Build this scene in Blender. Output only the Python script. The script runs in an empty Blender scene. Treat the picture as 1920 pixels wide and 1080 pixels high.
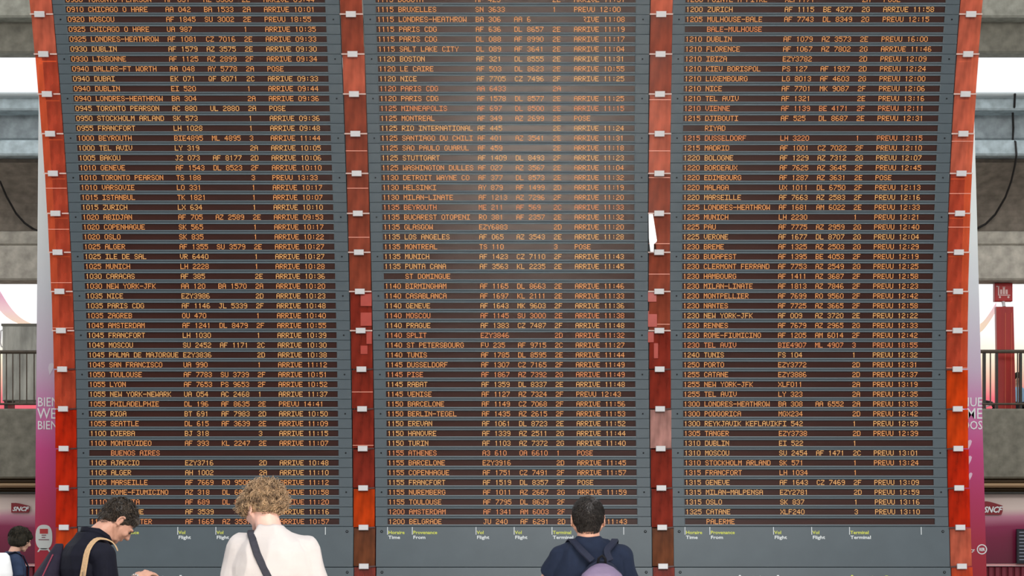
import bpy, math, random
import numpy as np
from mathutils import Vector, Matrix, noise as mnoise
random.seed(7)
C = bpy.context.scene.collection
D = bpy.data
PI = math.pi
F = 3500.0; HZ = 1000.0; EYE = 1.6        # focal length in pixels of a 1920 frame, horizon row, eye height

# ------------------------------------------------------------------ camera, sky, lights, exposure
cam = D.objects.new('camera', D.cameras.new('camera')); C.objects.link(cam)
cam.location = (0, 0, EYE); cam.rotation_euler = (PI/2, 0, 0)
cam.data.sensor_width = 36; cam.data.lens = F/1920*36
cam.data.shift_y = (HZ-540)/1920; cam.data.clip_end = 500
bpy.context.scene.camera = cam
w = D.worlds.new('sky'); bpy.context.scene.world = w; w.use_nodes = True
w.node_tree.nodes['Background'].inputs[0].default_value = (0.97, 0.985, 1.0, 1)
w.node_tree.nodes['Background'].inputs[1].default_value = 1.05
def light(name, kind, loc, target, energy, col=(1, 1, 1), **kw):
    l = D.lights.new(name, kind); l.energy = energy; l.color = col
    for k, v in kw.items(): setattr(l, k, v)
    o = D.objects.new(name, l); C.objects.link(o); o.location = loc
    o.rotation_euler = (Vector(target)-Vector(loc)).to_track_quat('-Z', 'Y').to_euler()
    return o
light('overhead_key_light', 'AREA', (3, -3, 13), (-.5, 14, 1.5), 2600, (1, .985, .96), shape='RECTANGLE', size=8, size_y=5)  # overhead area light added as a soft key for boards and people
# added area light: bright floor patch that the middle board reflects as a streak
light('floor_patch_light', 'AREA', (0.45, 0.5, 11.5), (0.45, 0.5, 0), 7000, (1, .97, .92), shape='RECTANGLE', size=2.6, size_y=12, spread=math.radians(24))
vs = bpy.context.scene.view_settings
vs.view_transform = 'Standard'; vs.look = 'None'; vs.exposure = 0; vs.gamma = 1; vs.use_curve_mapping = False

# ------------------------------------------------------------------ materials
def lin(c):
    return tuple((v/255/12.92 if v/255 <= .04045 else ((v/255+.055)/1.055)**2.4) for v in c)
MATS = {}
def mat(name, rgb, rough=.6, var=0.0, scale=6.0, bump=0.0, metal=0.0, spec=.5, stretch=(1, 1, 1), emit=None, estr=0, rgb2=None, detail=6, bscale=None, sheen=0):
    if name in MATS: return MATS[name]
    m = D.materials.new(name); m.use_nodes = True; nt = m.node_tree; b = nt.nodes['Principled BSDF']
    c = lin(rgb)
    b.inputs['Base Color'].default_value = (*c, 1); b.inputs['Roughness'].default_value = rough
    b.inputs['Metallic'].default_value = metal; b.inputs['Specular IOR Level'].default_value = spec
    if rough >= .7: b.inputs['Specular IOR Level'].default_value = .15
    if sheen: b.inputs['Sheen Weight'].default_value = sheen
    if emit:
        b.inputs['Emission Color'].default_value = (*emit, 1); b.inputs['Emission Strength'].default_value = estr
    if var or bump or rgb2:
        tc = nt.nodes.new('ShaderNodeTexCoord'); mp = nt.nodes.new('ShaderNodeMapping'); mp.inputs['Scale'].default_value = stretch
        nt.links.new(tc.outputs['Object'], mp.inputs['Vector'])
        n = nt.nodes.new('ShaderNodeTexNoise'); n.inputs['Scale'].default_value = scale; n.inputs['Detail'].default_value = detail
        nt.links.new(mp.outputs['Vector'], n.inputs['Vector'])
        r = nt.nodes.new('ShaderNodeValToRGB')
        c2 = lin(rgb2) if rgb2 else tuple(min(1, x*(1+var)) for x in c)
        c1 = c if rgb2 else tuple(x*(1-var) for x in c)
        r.color_ramp.elements[0].position = .3; r.color_ramp.elements[1].position = .7
        r.color_ramp.elements[0].color = (*c1, 1); r.color_ramp.elements[1].color = (*c2, 1)
        nt.links.new(n.outputs['Fac'], r.inputs['Fac']); nt.links.new(r.outputs['Color'], b.inputs['Base Color'])
        if bump:
            src = n
            if bscale:
                src = nt.nodes.new('ShaderNodeTexNoise'); src.inputs['Scale'].default_value = bscale; src.inputs['Detail'].default_value = 4
                nt.links.new(mp.outputs['Vector'], src.inputs['Vector'])
            bp = nt.nodes.new('ShaderNodeBump'); bp.inputs['Strength'].default_value = bump; bp.inputs['Distance'].default_value = .02
            nt.links.new(src.outputs['Fac'], bp.inputs['Height']); nt.links.new(bp.outputs['Normal'], b.inputs['Normal'])
    MATS[name] = m; return m
def gradmat(name, stops, z0, z1, rough=.45, emit=0.0, waves=0.0):
    """a colour print that runs from stops[0] at z0 to stops[-1] at z1 (object space)"""
    m = D.materials.new(name); m.use_nodes = True; nt = m.node_tree; b = nt.nodes['Principled BSDF']
    tc = nt.nodes.new('ShaderNodeTexCoord'); sx = nt.nodes.new('ShaderNodeSeparateXYZ'); mr = nt.nodes.new('ShaderNodeMapRange')
    nt.links.new(tc.outputs['Object'], sx.inputs[0])
    mr.inputs['From Min'].default_value = z0; mr.inputs['From Max'].default_value = z1
    src = sx.outputs['Z']
    if waves:
        wv = nt.nodes.new('ShaderNodeTexNoise'); wv.inputs['Scale'].default_value = .6
        nt.links.new(tc.outputs['Object'], wv.inputs['Vector'])
        a = nt.nodes.new('ShaderNodeMath'); a.operation = 'MULTIPLY_ADD'; a.inputs[1].default_value = waves
        nt.links.new(wv.outputs['Fac'], a.inputs[0]); nt.links.new(src, a.inputs[2]); src = a.outputs[0]
    nt.links.new(src, mr.inputs['Value'])
    r = nt.nodes.new('ShaderNodeValToRGB'); e = r.color_ramp.elements
    while len(e) < len(stops): e.new(.5)
    for i, (p, c) in enumerate(stops):
        e[i].position = p; e[i].color = (*lin(c), 1)
    nt.links.new(mr.outputs[0], r.inputs['Fac']); nt.links.new(r.outputs['Color'], b.inputs['Base Color'])
    b.inputs['Roughness'].default_value = rough
    if emit:
        nt.links.new(r.outputs['Color'], b.inputs['Emission Color']); b.inputs['Emission Strength'].default_value = emit
    return m
def glassmat(name, tint, refl, mixt=.62, rough=.03):
    """tinted see-through laminated glass: clear tinted part, a body colour with reflections painted in and a surface gloss"""
    m = D.materials.new(name); m.use_nodes = True; nt = m.node_tree
    for n in list(nt.nodes):
        if n.type != 'OUTPUT_MATERIAL': nt.nodes.remove(n)
    out = [n for n in nt.nodes if n.type == 'OUTPUT_MATERIAL'][0]
    t = nt.nodes.new('ShaderNodeBsdfTransparent'); t.inputs[0].default_value = (*lin(tint), 1)
    p = nt.nodes.new('ShaderNodeBsdfPrincipled'); p.inputs['Roughness'].default_value = .12; p.inputs['Specular IOR Level'].default_value = .6
    tc = nt.nodes.new('ShaderNodeTexCoord'); n = nt.nodes.new('ShaderNodeTexNoise'); n.inputs['Scale'].default_value = 5
    mp = nt.nodes.new('ShaderNodeMapping'); mp.inputs['Scale'].default_value = (2.5, 1, .7)
    nt.links.new(tc.outputs['Object'], mp.inputs[0]); nt.links.new(mp.outputs[0], n.inputs['Vector'])
    r = nt.nodes.new('ShaderNodeValToRGB'); c = lin(refl)
    r.color_ramp.elements[0].position = .35; r.color_ramp.elements[1].position = .68
    r.color_ramp.elements[0].color = (*(x*.72 for x in c), 1); r.color_ramp.elements[1].color = (*(min(1, x*1.25) for x in c), 1)
    nt.links.new(n.outputs['Fac'], r.inputs[0]); nt.links.new(r.outputs[0], p.inputs['Base Color'])
    mx = nt.nodes.new('ShaderNodeMixShader'); mx.inputs[0].default_value = 1-mixt
    nt.links.new(t.outputs[0], mx.inputs[1]); nt.links.new(p.outputs[0], mx.inputs[2]); nt.links.new(mx.outputs[0], out.inputs[0])
    return m

M_PANEL = mat('panel_slate_paint', (80, 91, 97), .34, .06, 3, spec=.5)
M_LIP = mat('panel_lip_paint', (90, 101, 107), .36, .04, 3, spec=.45)
M_STRIP = mat('display_smoked_acrylic', (57, 28, 22), .22, .16, 4, spec=.5, stretch=(.5, 1, 3))
M_DARK = mat('dark_void', (26, 27, 29), .7)
M_CASE = mat('board_casing', (58, 62, 66), .5, .1)
M_WHITE = mat('white_print', (232, 236, 236), .5)
M_LIME = mat('lime_print', (214, 219, 84), .5)
M_CLIP = mat('satin_aluminium_clip', (214, 212, 212), .35, .02, 10, metal=.1)
M_ARM = mat('pale_clip_arm', (215, 185, 175), .35)
M_STEEL = mat('dark_steel', (52, 50, 46), .4, .2, 9, metal=.4)
LEDS = [mat('led_amber', (60, 30, 10), .5, emit=(1.0, .41, .12), estr=.90),
        mat('led_orange', (60, 26, 10), .5, emit=(1.0, .35, .11), estr=.86),
        mat('led_yellow', (60, 34, 12), .5, emit=(1.0, .50, .16), estr=.90)]

# ------------------------------------------------------------------ mesh helpers
def link(name, me, m=None, parent=None, loc=None, smooth=False):
    o = D.objects.new(name, me); C.objects.link(o)
    if m is not None and me is not None and len(me.materials) == 0: me.materials.append(m)
    if parent is not None: o.parent = parent
    if loc is not None: o.location = loc
    if smooth and me: me.shade_smooth()
    return o
class MB:
    def __init__(s): s.v = []; s.f = []
    def box(s, x0, x1, y0, y1, z0, z1):
        n = len(s.v)
        s.v += [(x, y, z) for z in (z0, z1) for x, y in ((x0, y0), (x1, y0), (x1, y1), (x0, y1))]
        s.f += [(n, n+3, n+2, n+1), (n+4, n+5, n+6, n+7), (n, n+1, n+5, n+4), (n+1, n+2, n+6, n+5), (n+2, n+3, n+7, n+6), (n+3, n, n+4, n+7)]
        return s
    def bev(s, x0, x1, y0, y1, z0, z1, b):
        """box with its front (y0) edges chamfered"""
        n = len(s.v)
        s.v += [(x0+b, y0, z0+b), (x1-b, y0, z0+b), (x1-b, y0, z1-b), (x0+b, y0, z1-b),
                (x0, y0+b, z0), (x1, y0+b, z0), (x1, y0+b, z1), (x0, y0+b, z1),
                (x0, y1, z0), (x1, y1, z0), (x1, y1, z1), (x0, y1, z1)]
        s.f.append((n, n+1, n+2, n+3))
        for a in (0, 4):
            for i in range(4):
                j = (i+1) % 4; s.f.append((n+a+i, n+a+4+i, n+a+4+j, n+a+j))
        s.f.append((n+8, n+11, n+10, n+9)); return s
    def bar(s, a, b, r, seg=8):
        a = Vector(a); b = Vector(b); d = (b-a).normalized(); u = d.orthogonal().normalized(); v = d.cross(u); n = len(s.v)
        for p in (a, b):
            for i in range(seg):
                t = 2*PI*i/seg; s.v.append(tuple(p+u*r*math.cos(t)+v*r*math.sin(t)))
        for i in range(seg):
            j = (i+1) % seg; s.f.append((n+i, n+j, n+seg+j, n+seg+i))
        s.f.append(tuple(n+i for i in range(seg))[::-1]); s.f.append(tuple(n+seg+i for i in range(seg))); return s
    def prism(s, pts, y0, y1):
        """pts = (x,z) outline, extruded in y"""
        n = len(s.v); k = len(pts)
        s.v += [(x, y0, z) for x, z in pts]+[(x, y1, z) for x, z in pts]
        s.f.append(tuple(n+i for i in range(k))); s.f.append(tuple(n+k+i for i in range(k))[::-1])
        for i in range(k):
            j = (i+1) % k; s.f.append((n+i, n+k+i, n+k+j, n+j))
        return s
    def tube(s, pts, rads, seg=5):
        n = len(s.v); k = len(pts); pts = [Vector(p) for p in pts]
        u = None
        for i, p in enumerate(pts):
            d = (pts[min(i+1, k-1)]-pts[max(i-1, 0)]).normalized()
            if u is None: u = d.orthogonal().normalized()
            u = (u-d*u.dot(d)); u = u.normalized() if u.length > 1e-6 else d.orthogonal().normalized()
            v = d.cross(u)
            for j in range(seg):
                t = 2*PI*j/seg; s.v.append(tuple(p+(u*math.cos(t)+v*math.sin(t))*rads[i]))
        for i in range(k-1):
            for j in range(seg):
                q = (j+1) % seg; s.f.append((n+i*seg+j, n+i*seg+q, n+(i+1)*seg+q, n+(i+1)*seg+j))
        s.f.append(tuple(n+j for j in range(seg))[::-1]); s.f.append(tuple(n+(k-1)*seg+j for j in range(seg))); return s
    def ribbon(s, pts, nrm, wd, th):
        """flat strap along pts; nrm = outward normals, wd width, th thickness"""
        n = len(s.v); k = len(pts); pts = [Vector(p) for p in pts]
        for i, p in enumerate(pts):
            d = (pts[min(i+1, k-1)]-pts[max(i-1, 0)]).normalized(); nn = Vector(nrm[i]); nn = (nn-d*nn.dot(d)).normalized(); q = d.cross(nn)
            for a, b in ((-1, 0), (-.8, 1), (.8, 1), (1, 0)): s.v.append(tuple(p+q*a*wd/2+nn*b*th))
        for i in range(k-1):
            for j in range(4):
                q = (j+1) % 4; s.f.append((n+i*4+j, n+i*4+q, n+(i+1)*4+q, n+(i+1)*4+j))
        s.f.append((n, n+1, n+2, n+3)); s.f.append((n+4*k-1, n+4*k-2, n+4*k-3, n+4*k-4)); return s
    def mesh(s, name, fix=True):
        me = D.meshes.new(name); me.from_pydata(s.v, [], s.f)
        if fix:
            import bmesh
            bm = bmesh.new(); bm.from_mesh(me); bmesh.ops.recalc_face_normals(bm, faces=bm.faces); bm.to_mesh(me); bm.free()
        me.update(); return me
    def build(s, name, m, parent=None, loc=None, smooth=False):
        return link(name, s.mesh(name), m, parent, loc, smooth)
def tag(o, label=None, cat=None, group=None, kind=None):
    if label: o['label'] = label
    if cat: o['category'] = cat
    if group: o['group'] = group
    if kind: o['kind'] = kind
    return o
def empty(name, loc=(0, 0, 0), rz=0):
    o = D.objects.new(name, None); C.objects.link(o); o.location = loc; o.rotation_euler = (0, 0, rz); o.empty_display_size = .2
    return o
def at(x, y, Y):                       # a point of the place at depth Y seen at x, y of the 1920 frame
    return Vector(((x-960)*Y/F, Y, EYE+(HZ-y)*Y/F))
def text(name, s, size, m, parent=None, loc=(0, 0, 0), rot=(PI/2, 0, 0), bold=.0, ext=.0015, shear=0, align='LEFT', sx=1.0):
    cu = D.curves.new(name, 'FONT'); cu.body = s; cu.size = size; cu.offset = bold*size; cu.extrude = ext; cu.shear = shear
    cu.align_x = align; cu.resolution_u = 2
    t = D.objects.new('tmp', cu); C.objects.link(t); dg = bpy.context.evaluated_depsgraph_get()
    me = D.meshes.new_from_object(t.evaluated_get(dg)); D.objects.remove(t)
    o = link(name, me, m, parent, loc); o.rotation_euler = rot; o.scale = (sx, 1, 1); return o

# ------------------------------------------------------------------ the curved profile shared by boards and glass
WF = (-3.119388, 115.93890397, -181.17079574, 1701.96111357); CF = (1.84576624, 11.3585462, 948.37369627)
def prof(y):
    t = y/1000; wpx = ((WF[0]*t+WF[1])*t+WF[2])*t+WF[3]; cpx = (CF[0]*t+CF[1])*t+CF[2]
    d = 23.3*1632/wpx
    return d, EYE+(HZ-y)*d/F, (cpx-960)*d/F        # depth, height, lean of the centre line
WM = 23.3*1632/F                                     # true width of the three boards and two gaps
PX = WM/1634.0                                       # metres per pixel on the face of the boards
def frame(y0, y1):
    """location, tilt and length of a straight piece of the profile between two rows (y1 is the lower)"""
    a = prof(y1); b = prof(y0)
    dy = b[0]-a[0]; dz = b[1]-a[1]; L = math.hypot(dy, dz)
    return Vector((a[2], a[0], a[1])), math.atan2(-dy, dz), L
def place(o, y0, y1, off=0.0, base=None):
    p, t, L = frame(y0, y1)
    o.location = p; o.rotation_euler = (t, 0, 0)
    if base: o.scale = (1, 1, L/base)
    return o
XL = [(-WM/2, 517), (-WM/2+559.5*PX, 517), (-WM/2+1117.5*PX, 517)]     # left edge (m) of each board
BW = 517*PX; GAPW = 42*PX
def rowy(i): return 18+18.46*i+1.7*math.sin(PI*i/52)
EDGE = [ (rowy(i-1)+rowy(i))/2 for i in range(-3, 54) ]                # EDGE[k] = upper edge of row k-3
def redge(i): return (rowy(i-1)+rowy(i))/2

# ------------------------------------------------------------------ setting: concrete station behind
CON = dict(var=.26, scale=6.5, bump=.4, detail=12)
c_top = mat('concrete_upper', (146, 145, 134), .8, **CON); c_mid = mat('concrete_mid', (118, 115, 104), .8, **CON)
c_blue = mat('concrete_cornice_skylit', (176, 190, 194), .7, **CON); c_blue2 = mat('concrete_cornice_shade', (148, 157, 160), .75, **CON)  # sky reflection painted in as a blue tint; second is a shaded copy
c_soff = mat('concrete_soffit', (128, 119, 108), .85, **CON); c_low = mat('concrete_lintel', (172, 166, 154), .85, **CON)
c_par = mat('concrete_parapet', (122, 119, 107), .85, **CON)
def slab(name, y0, y1, Y, th, m, label=None):
    a = at(0, y1, Y).z; b = at(0, y0, Y).z
    o = MB().bev(-11.5, 11.5, 0, th, 0, b-a, .03).build(name, m, None, (0, Y, a)); o['kind'] = 'structure'; return o
fl = MB().box(-20, 20, -14.4, 42, -.2, 0).build('floor', mat('pale_stone_floor', (136, 132, 126), .35, .08, 2)); fl['kind'] = 'structure'
wf_ = MB().box(-20, 20, -14.4, -14, 0, 10).build('unseen_wall_front', mat('unseen_wall_render', (96, 92, 88), .7, .1, 1)); wf_['kind'] = 'structure'  # unseen wall added behind the camera to darken what the boards reflect
slab('ceiling', -150, 32, 29.5, .5, c_top); slab('trim_1', 33.5, 99, 29.8, .3, c_mid)
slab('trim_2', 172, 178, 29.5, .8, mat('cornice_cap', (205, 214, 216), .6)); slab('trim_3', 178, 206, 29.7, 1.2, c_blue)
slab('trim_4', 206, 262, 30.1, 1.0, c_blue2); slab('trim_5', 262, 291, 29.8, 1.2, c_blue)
slab('trim_6', 291, 305, 30.1, .8, c_soff)
# the concave underside of the vault: a swept curved face
def curved(name, prof_pts, m):
    s = MB(); n = len(prof_pts)
    pts = [at(0, y, Y) for y, Y in prof_pts]
    for x in (-11.5, 11.5):
        for p in pts: s.v.append((x, p.y, p.z))
        for p in pts: s.v.append((x, p.y+.6, p.z))
    for i in range(n-1): s.f.append((i, i+1, 2*n+i+1, 2*n+i)); s.f.append((n+i, 3*n+i, 3*n+i+1, n+i+1))
    s.f.append((0, 2*n, 3*n, n)); s.f.append((n-1, 2*n-1, 4*n-1, 3*n-1))
    s.f.append(tuple(range(n))+tuple(range(2*n-1, n-1, -1))); s.f.append(tuple(range(2*n, 3*n))[::-1]+tuple(range(3*n, 4*n)))
    o = s.build(name, m, None); o['kind'] = 'structure'; me = o.data; me.shade_smooth() if False else None
    return o
curved('trim_7', [(305+i*12.8, 30.0+1.1*math.sin(PI*i/10*.5)) for i in range(11)], c_soff)
slab('trim_8', 433, 460, 30.7, .8, c_low); slab('trim_9', 460, 525, 30.4, .5, c_low)
slab('wall_back', 766, 897, 30.0, 8.4, c_par)
tr = mat('bronze_trim', (150, 122, 90), .45, .15, 2, metal=.1, stretch=(.1, 1, 4)); trd = mat('bronze_trim_dark', (98, 80, 58), .5, .15, 2, metal=.1, stretch=(.1, 1, 4))
slab('trim_10', 897, 906, 30.15, .4, trd); slab('trim_11', 906, 914, 29.9, .6, tr); slab('trim_12', 914, 922, 30.1, .4, trd); slab('trim_13', 922, 926, 30.0, .5, M_STEEL)
# cables hanging on the concrete
def cable(pts, label, side):
    s = MB(); P = [at(x, y, Y) for x, y, Y in pts]; s.tube(P, [.018]*len(P), 6)
    tag(s.build('cable', mat('black_cable', (28, 25, 24), .6)), label, 'cable')
cable([(0, 340, 30.3), (12, 368, 30.6), (30, 400, 30.85), (46, 418, 30.98), (62, 429, 31.06), (78, 436, 30.68)], 'dark cable curving down the concrete vault at the left edge', 'l')
cable([(1903, 176, 29.49), (1902, 200, 29.68), (1899, 210, 29.9), (1900, 240, 30.08), (1899, 262, 29.95), (1904, 266, 29.78), (1906, 290, 29.79), (1903, 310, 29.98), (1896, 340, 30.3), (1885, 370, 30.58), (1866, 402, 30.85), (1848, 420, 30.98), (1832, 428, 31.05)], 'dark cable dropping from the concrete cornice and curving under the vault at the right edge', 'r')

# pink printed wall panels on the ground floor, one per bay
gp = gradmat('magenta_print', [(0, (92, 14, 42)), (.5, (124, 22, 62)), (.68, (140, 34, 78)), (.84, (196, 128, 150)), (.97, (228, 208, 198))], 0, 1.05, .3, waves=.25)
M_MAG = mat('ribbed_magenta', (120, 26, 46), .45, .1)
zt = at(0, 926, 30.2).z; zb = at(0, 1057, 30.2).z
for sgn, x0, x1 in ((0, -9.2, -5.5), (1, 5.5, 9.2)):
    o = empty('wall_left' if not sgn else 'wall_right', (0, 30.2, 0)); o['kind'] = 'structure'
    k = 0; xx = x0
    while xx < x1-.01:
        p = MB().bev(.01, 1.84, 0, .12, 0, zt-zb, .008).build('printed_panel', gp, o, (xx, 0, zb)); xx += 1.85
    MB().box(x0, x1, -.03, .1, zb-.035, zb-.002).build('panel_rail', mat('pale_pink_rail', (214, 150, 150), .4), o)
    r = MB().box(x0, x1, .05, .12, 0, zb-.04).build('base_board', M_MAG, o)
    n = int((x1-x0)/.105)
    rm = MB().bev(0, .075, 0, .05, 0.02, zb-.05, .012).mesh('rib'); rm.materials.append(M_MAG)
    for i in range(n): link('rib', rm, None, o, (x0+i*.105+.01, 0, 0))
# logo plates
def logo(px0, py0, px1, py1, Y, label):
    a = at(px0, py1, Y); b = at(px1, py0, Y); W = b.x-a.x; H = b.z-a.z
    o = empty('logo_plate', a); tag(o, label, 'sign')
    top = [(W*(1-t), H*(1-.30*max(0, (1-t-.25))**1.3*1.6)) for t in [i/8 for i in range(9)]]
    pts = [(0, 0), (W*.94, 0), (W, H*.25)]+[(x, z) for x, z in top]
    MB().prism(pts, 0, .03).build('plate', mat('carmine_plate', (134, 16, 30), .35), o)
    text('letters', 'SNCF', H*.62, M_WHITE, o, (W*.07, -.006, H*.17), bold=.03, shear=.35, sx=W*.86/(H*.62*2.45))
logo(21, 943, 55, 961, 30.15, 'dark red plate with white slanted letters on the pale pink wall at the left edge')
logo(1841, 940, 1880, 965, 30.15, 'dark red plate with white slanted letters on the pale pink wall beside the right pylon')
a = at(1906, 1057, 30.1); b = at(1932, 992, 30.1)
o = empty('notice_board', a); tag(o, 'narrow black notice board with small white lines of text at the right edge', 'notice board')
MB().bev(0, b.x-a.x, -.03, .03, 0, b.z-a.z, .01).build('board', mat('notice_black', (22, 24, 34), .35), o)
for i in range(9): MB().box(.035, .12+.05*random.random(), -.034, -.03, .50-i*.055, .515-i*.055).build('text_line', mat('notice_text', (140, 145, 160), .5), o)

# mezzanine: backlit printed glass wall, duct, railings, cart sign pillar
zr = at(0, 766, 30).z
gg = gradmat('backlit_print', [(0, (236, 70, 96)), (.24, (240, 110, 124)), (.40, (246, 196, 172)), (.55, (250, 240, 214)), (.75, (252, 252, 252))], 0, 2.6, .5, emit=.6)
o = MB().bev(-11.5, 11.5, 0, .08, 0, 3.6, .01).build('window_1', gg, None, (0, 37, zr+.05)); o['kind'] = 'structure'
s = MB(); arc = []
for i in range(13):
    t = i/12; arc.append(at(-30+76*t, 520+88*t+18*math.sin(PI*t), 36.9))
mesh_pts = []
for p in arc: mesh_pts.append((p.x-.09, p.z)); 
for p in reversed(arc): mesh_pts.append((p.x+.17, p.z))
s.prism(mesh_pts, 0, .03)
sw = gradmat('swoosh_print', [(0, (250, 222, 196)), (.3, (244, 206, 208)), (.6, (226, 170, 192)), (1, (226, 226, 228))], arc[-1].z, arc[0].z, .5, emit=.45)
tag(s.build('wall_decal', sw, None, (0, 36.9, 0)), 'curved pink and grey ribbon decal on the bright wall above the metal duct', 'decal')
s = MB(); arc = [at(1838+ (1868-1838)*t, 607-(40)*t**1.3, 36.9) for t in [i/8 for i in range(9)]]
s.prism([(p.x, p.z) for p in arc]+[(p.x, p.z-.17) for p in reversed(arc)], 0, .03)
tag(s.build('wall_decal', sw, None, (0, 36.9, 0)), 'pale pink ribbon decal on the bright wall left of the red pillar', 'decal')
a = at(4, 752, 31.2); b = at(72, 608, 31.2)
o = empty('air_duct', (a.x, 31.2, a.z)); tag(o, 'scuffed stainless steel box behind the left railing', 'metal box')
m_duct = mat('brushed_steel', (164, 162, 152), .3, .5, 1.5, metal=.45, bump=.5, stretch=(2.5, 1, .7), bscale=3)
Wd = b.x-a.x+.25; Hd = b.z-a.z
MB().bev(0, Wd, 0, .6, 0, Hd, .02).build('body', m_duct, o)
MB().box(-.01, Wd, -.02, .62, Hd-.03, Hd+.01).build('lid', mat('duct_lid', (110, 108, 98), .5, metal=.4), o)
for xx in (.02, Wd-.08): MB().box(xx, xx+.06, .05, .5, -(a.z-zr)+.005, 0).build('leg', M_STEEL, o)
MB().tube([(-.0, .1, Hd-.08), (-.05, .1, Hd-.1), (-.06, .1, Hd-.3), (-.04, .1, Hd-.36), (0, .1, Hd-.38)], [.012]*5, 6).build('handle', M_CLIP, o)
def railing(x0, x1, ytop, bars, label, thick=()):
    p = at(x0, ytop, 30.25); q = at(x1, ytop, 30.25)
    o = empty('railing', (p.x, 30.25, zr)); tag(o, label, 'railing'); H = p.z-zr; L = q.x-p.x
    m = mat('railing_iron', (84, 74, 62), .5, .2, 12, metal=.3)
    MB().bar((0, 0, H), (L, 0, H), .03).build('handrail', m, o); MB().bar((0, 0, .09), (L, 0, .09), .018).build('bottom_rail', m, o)
    for bx in bars:
        X = at(bx, 0, 30.25).x-p.x; MB().bar((X, 0, .09), (X, 0, H), .011).build('baluster', m, o)
    for bx in thick:
        X = at(bx, 0, 30.25).x-p.x; MB().box(X-.02, X+.02, -.01, .05, 0, H-.03).build('post', M_STEEL, o)
railing(-40, 70, 660, [-12, 0, 12, 24, 37, 50, 64], 'dark iron railing in front of the stainless steel box at the left', (-30,))
railing(1838, 1960, 659, [1843, 1857, 1908, 1921], 'dark iron railing in front of the red sign pillar at the right', (1846, 1869, 1914))
a = at(1866, 764, 30.6); b = at(1903, 575, 30.6)
o = empty('sign_pillar', (a.x, 30.6, a.z)); o.location.z = zr; o.location.x += .045; tag(o, 'red pillar with a red luggage trolley sign on its top at the right', 'sign')
m_red = mat('pillar_red', (168, 36, 26), .3, .35, 3, stretch=(3, 1, .5), rgb2=(148, 26, 22)); Wp = b.x-a.x-.03; Hp = b.z-zr
MB().prism([(0, 0), (Wp, 0), (Wp-.04, Hp), (-.03, Hp)], 0, .1).build('column', m_red, o)
for fx in (.12, .22): MB().box(fx-.006, fx+.006, -.008, 0, .02, Hp-.1).build('seam', mat('seam_orange', (190, 80, 50), .4), o)
MB().bar((Wp/2-.03, .06, Hp), (Wp/2-.03, .12, Hp+.1), .03).build('sign_stem', M_CLIP, o)
sg = MB().bev(-.03, Wp-.03, .08, .2, Hp+.1, Hp+.40, .01).build('sign_box', mat('sign_red', (172, 26, 24), .4), o)
ic = MB(); x0 = .02; z0 = Hp+.16
ic.box(x0, x0+.018, .07, .08, z0+.04, z0+.19); ic.box(x0-.025, x0+.01, .07, .08, z0+.175, z0+.19); ic.box(x0, x0+.2, .07, .08, z0+.03, z0+.045)
for k in range(3): ic.box(x0+.035+k*.045, x0+.068+k*.045, .07, .08, z0+.055, z0+.13+(k % 2)*.03)
ic.box(x0+.075, x0+.12, .07, .08, z0+.165, z0+.175)
for k in (.03, .17): ic.bar((x0+k, .07, z0+.005), (x0+k, .08, z0+.005), .018)
ic.build('trolley_symbol', mat('sign_pale', (225, 190, 185), .4), sg)
# trolley row behind the right railing
o = empty('luggage_trolley', (at(1850, 0, 30.9).x, 30.9, zr)); tag(o, 'dark parked luggage trolley low behind the right railing', 'trolley')
MB().tube([(-.1, 0, .12), (0, 0, .17), (.08, 0, .15), (.16, 0, .05)], [.03]*4, 6).build('frame', mat('trolley_dark', (40, 36, 36), .5), o)
MB().tube([(-.08, -.06, .06), (.0, -.06, .10), (.08, -.06, .12)], [.012]*3, 6).build('bumper', M_CLIP, o)
for k in (-.06, .14): MB().bar((k, -.02, .05), (k, .02, .05), .05, 12).build('wheel', mat('tyre', (26, 26, 26), .7), o)

# ------------------------------------------------------------------ two printed pylons behind the boards
def pylon(corners, Y, label, right):
    """corners: x at the top and bottom of outer edge, y range"""
    xo0, y0, xo1, y1, wd = corners
    b = at(xo1, y1, Y); t = at(xo0, y0, Y)
    k = (t.x-b.x)/(t.z-b.z); s = -1 if right else 1
    base = b.x-k*b.z
    o = empty('welcome_pylon', (base, Y, 0)); tag(o, label, 'banner')
    H = t.z
    xi = wd*s
    pts = [(0, 0), (xi, 0), (xi+k*.0, H), (k*H, H)]
    gm = gradmat('pylon_print', [(0, (160, 28, 36)), (.10, (168, 36, 56)), (.2, (182, 48, 96)), (.29, (196, 66, 130)), (.37, (202, 120, 172)), (.44, (200, 178, 200)), (.58, (214, 218, 224)), (.7, (228, 236, 234)), (1, (240, 243, 240))], 0.6, H, .35)
    MB().prism(pts, 0, .18).build('panel', gm, o)
    px = Y/F
    for wsx, wdx, yb, hh in (('BIENVENUE', 0, 762, 17), ('WELCOME', 0, 785, 20), ('BIENVENIDOS', 0, 805, 16)):
        z = at(0, yb, Y).z; X = (70-960)*px-base if not right else (1842-960)*px-base
        size = hh*px/.70
        text('printed_words', wsx, size, M_WHITE, o, (X, -.004, z), bold=.004, align='RIGHT' if right else 'LEFT', sx=.82)
    return o, base, px
PY = 25.0
pl, bx, px = pylon((73, 120, 65, 1080, 2.0), PY, 'tall white to magenta pylon with white greeting words, left of the boards', False)
pr, bxr, _ = pylon((1824, 120, 1850, 1080, 2.0), PY, 'tall white to magenta pylon with a round white badge, right of the boards', True)
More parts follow.
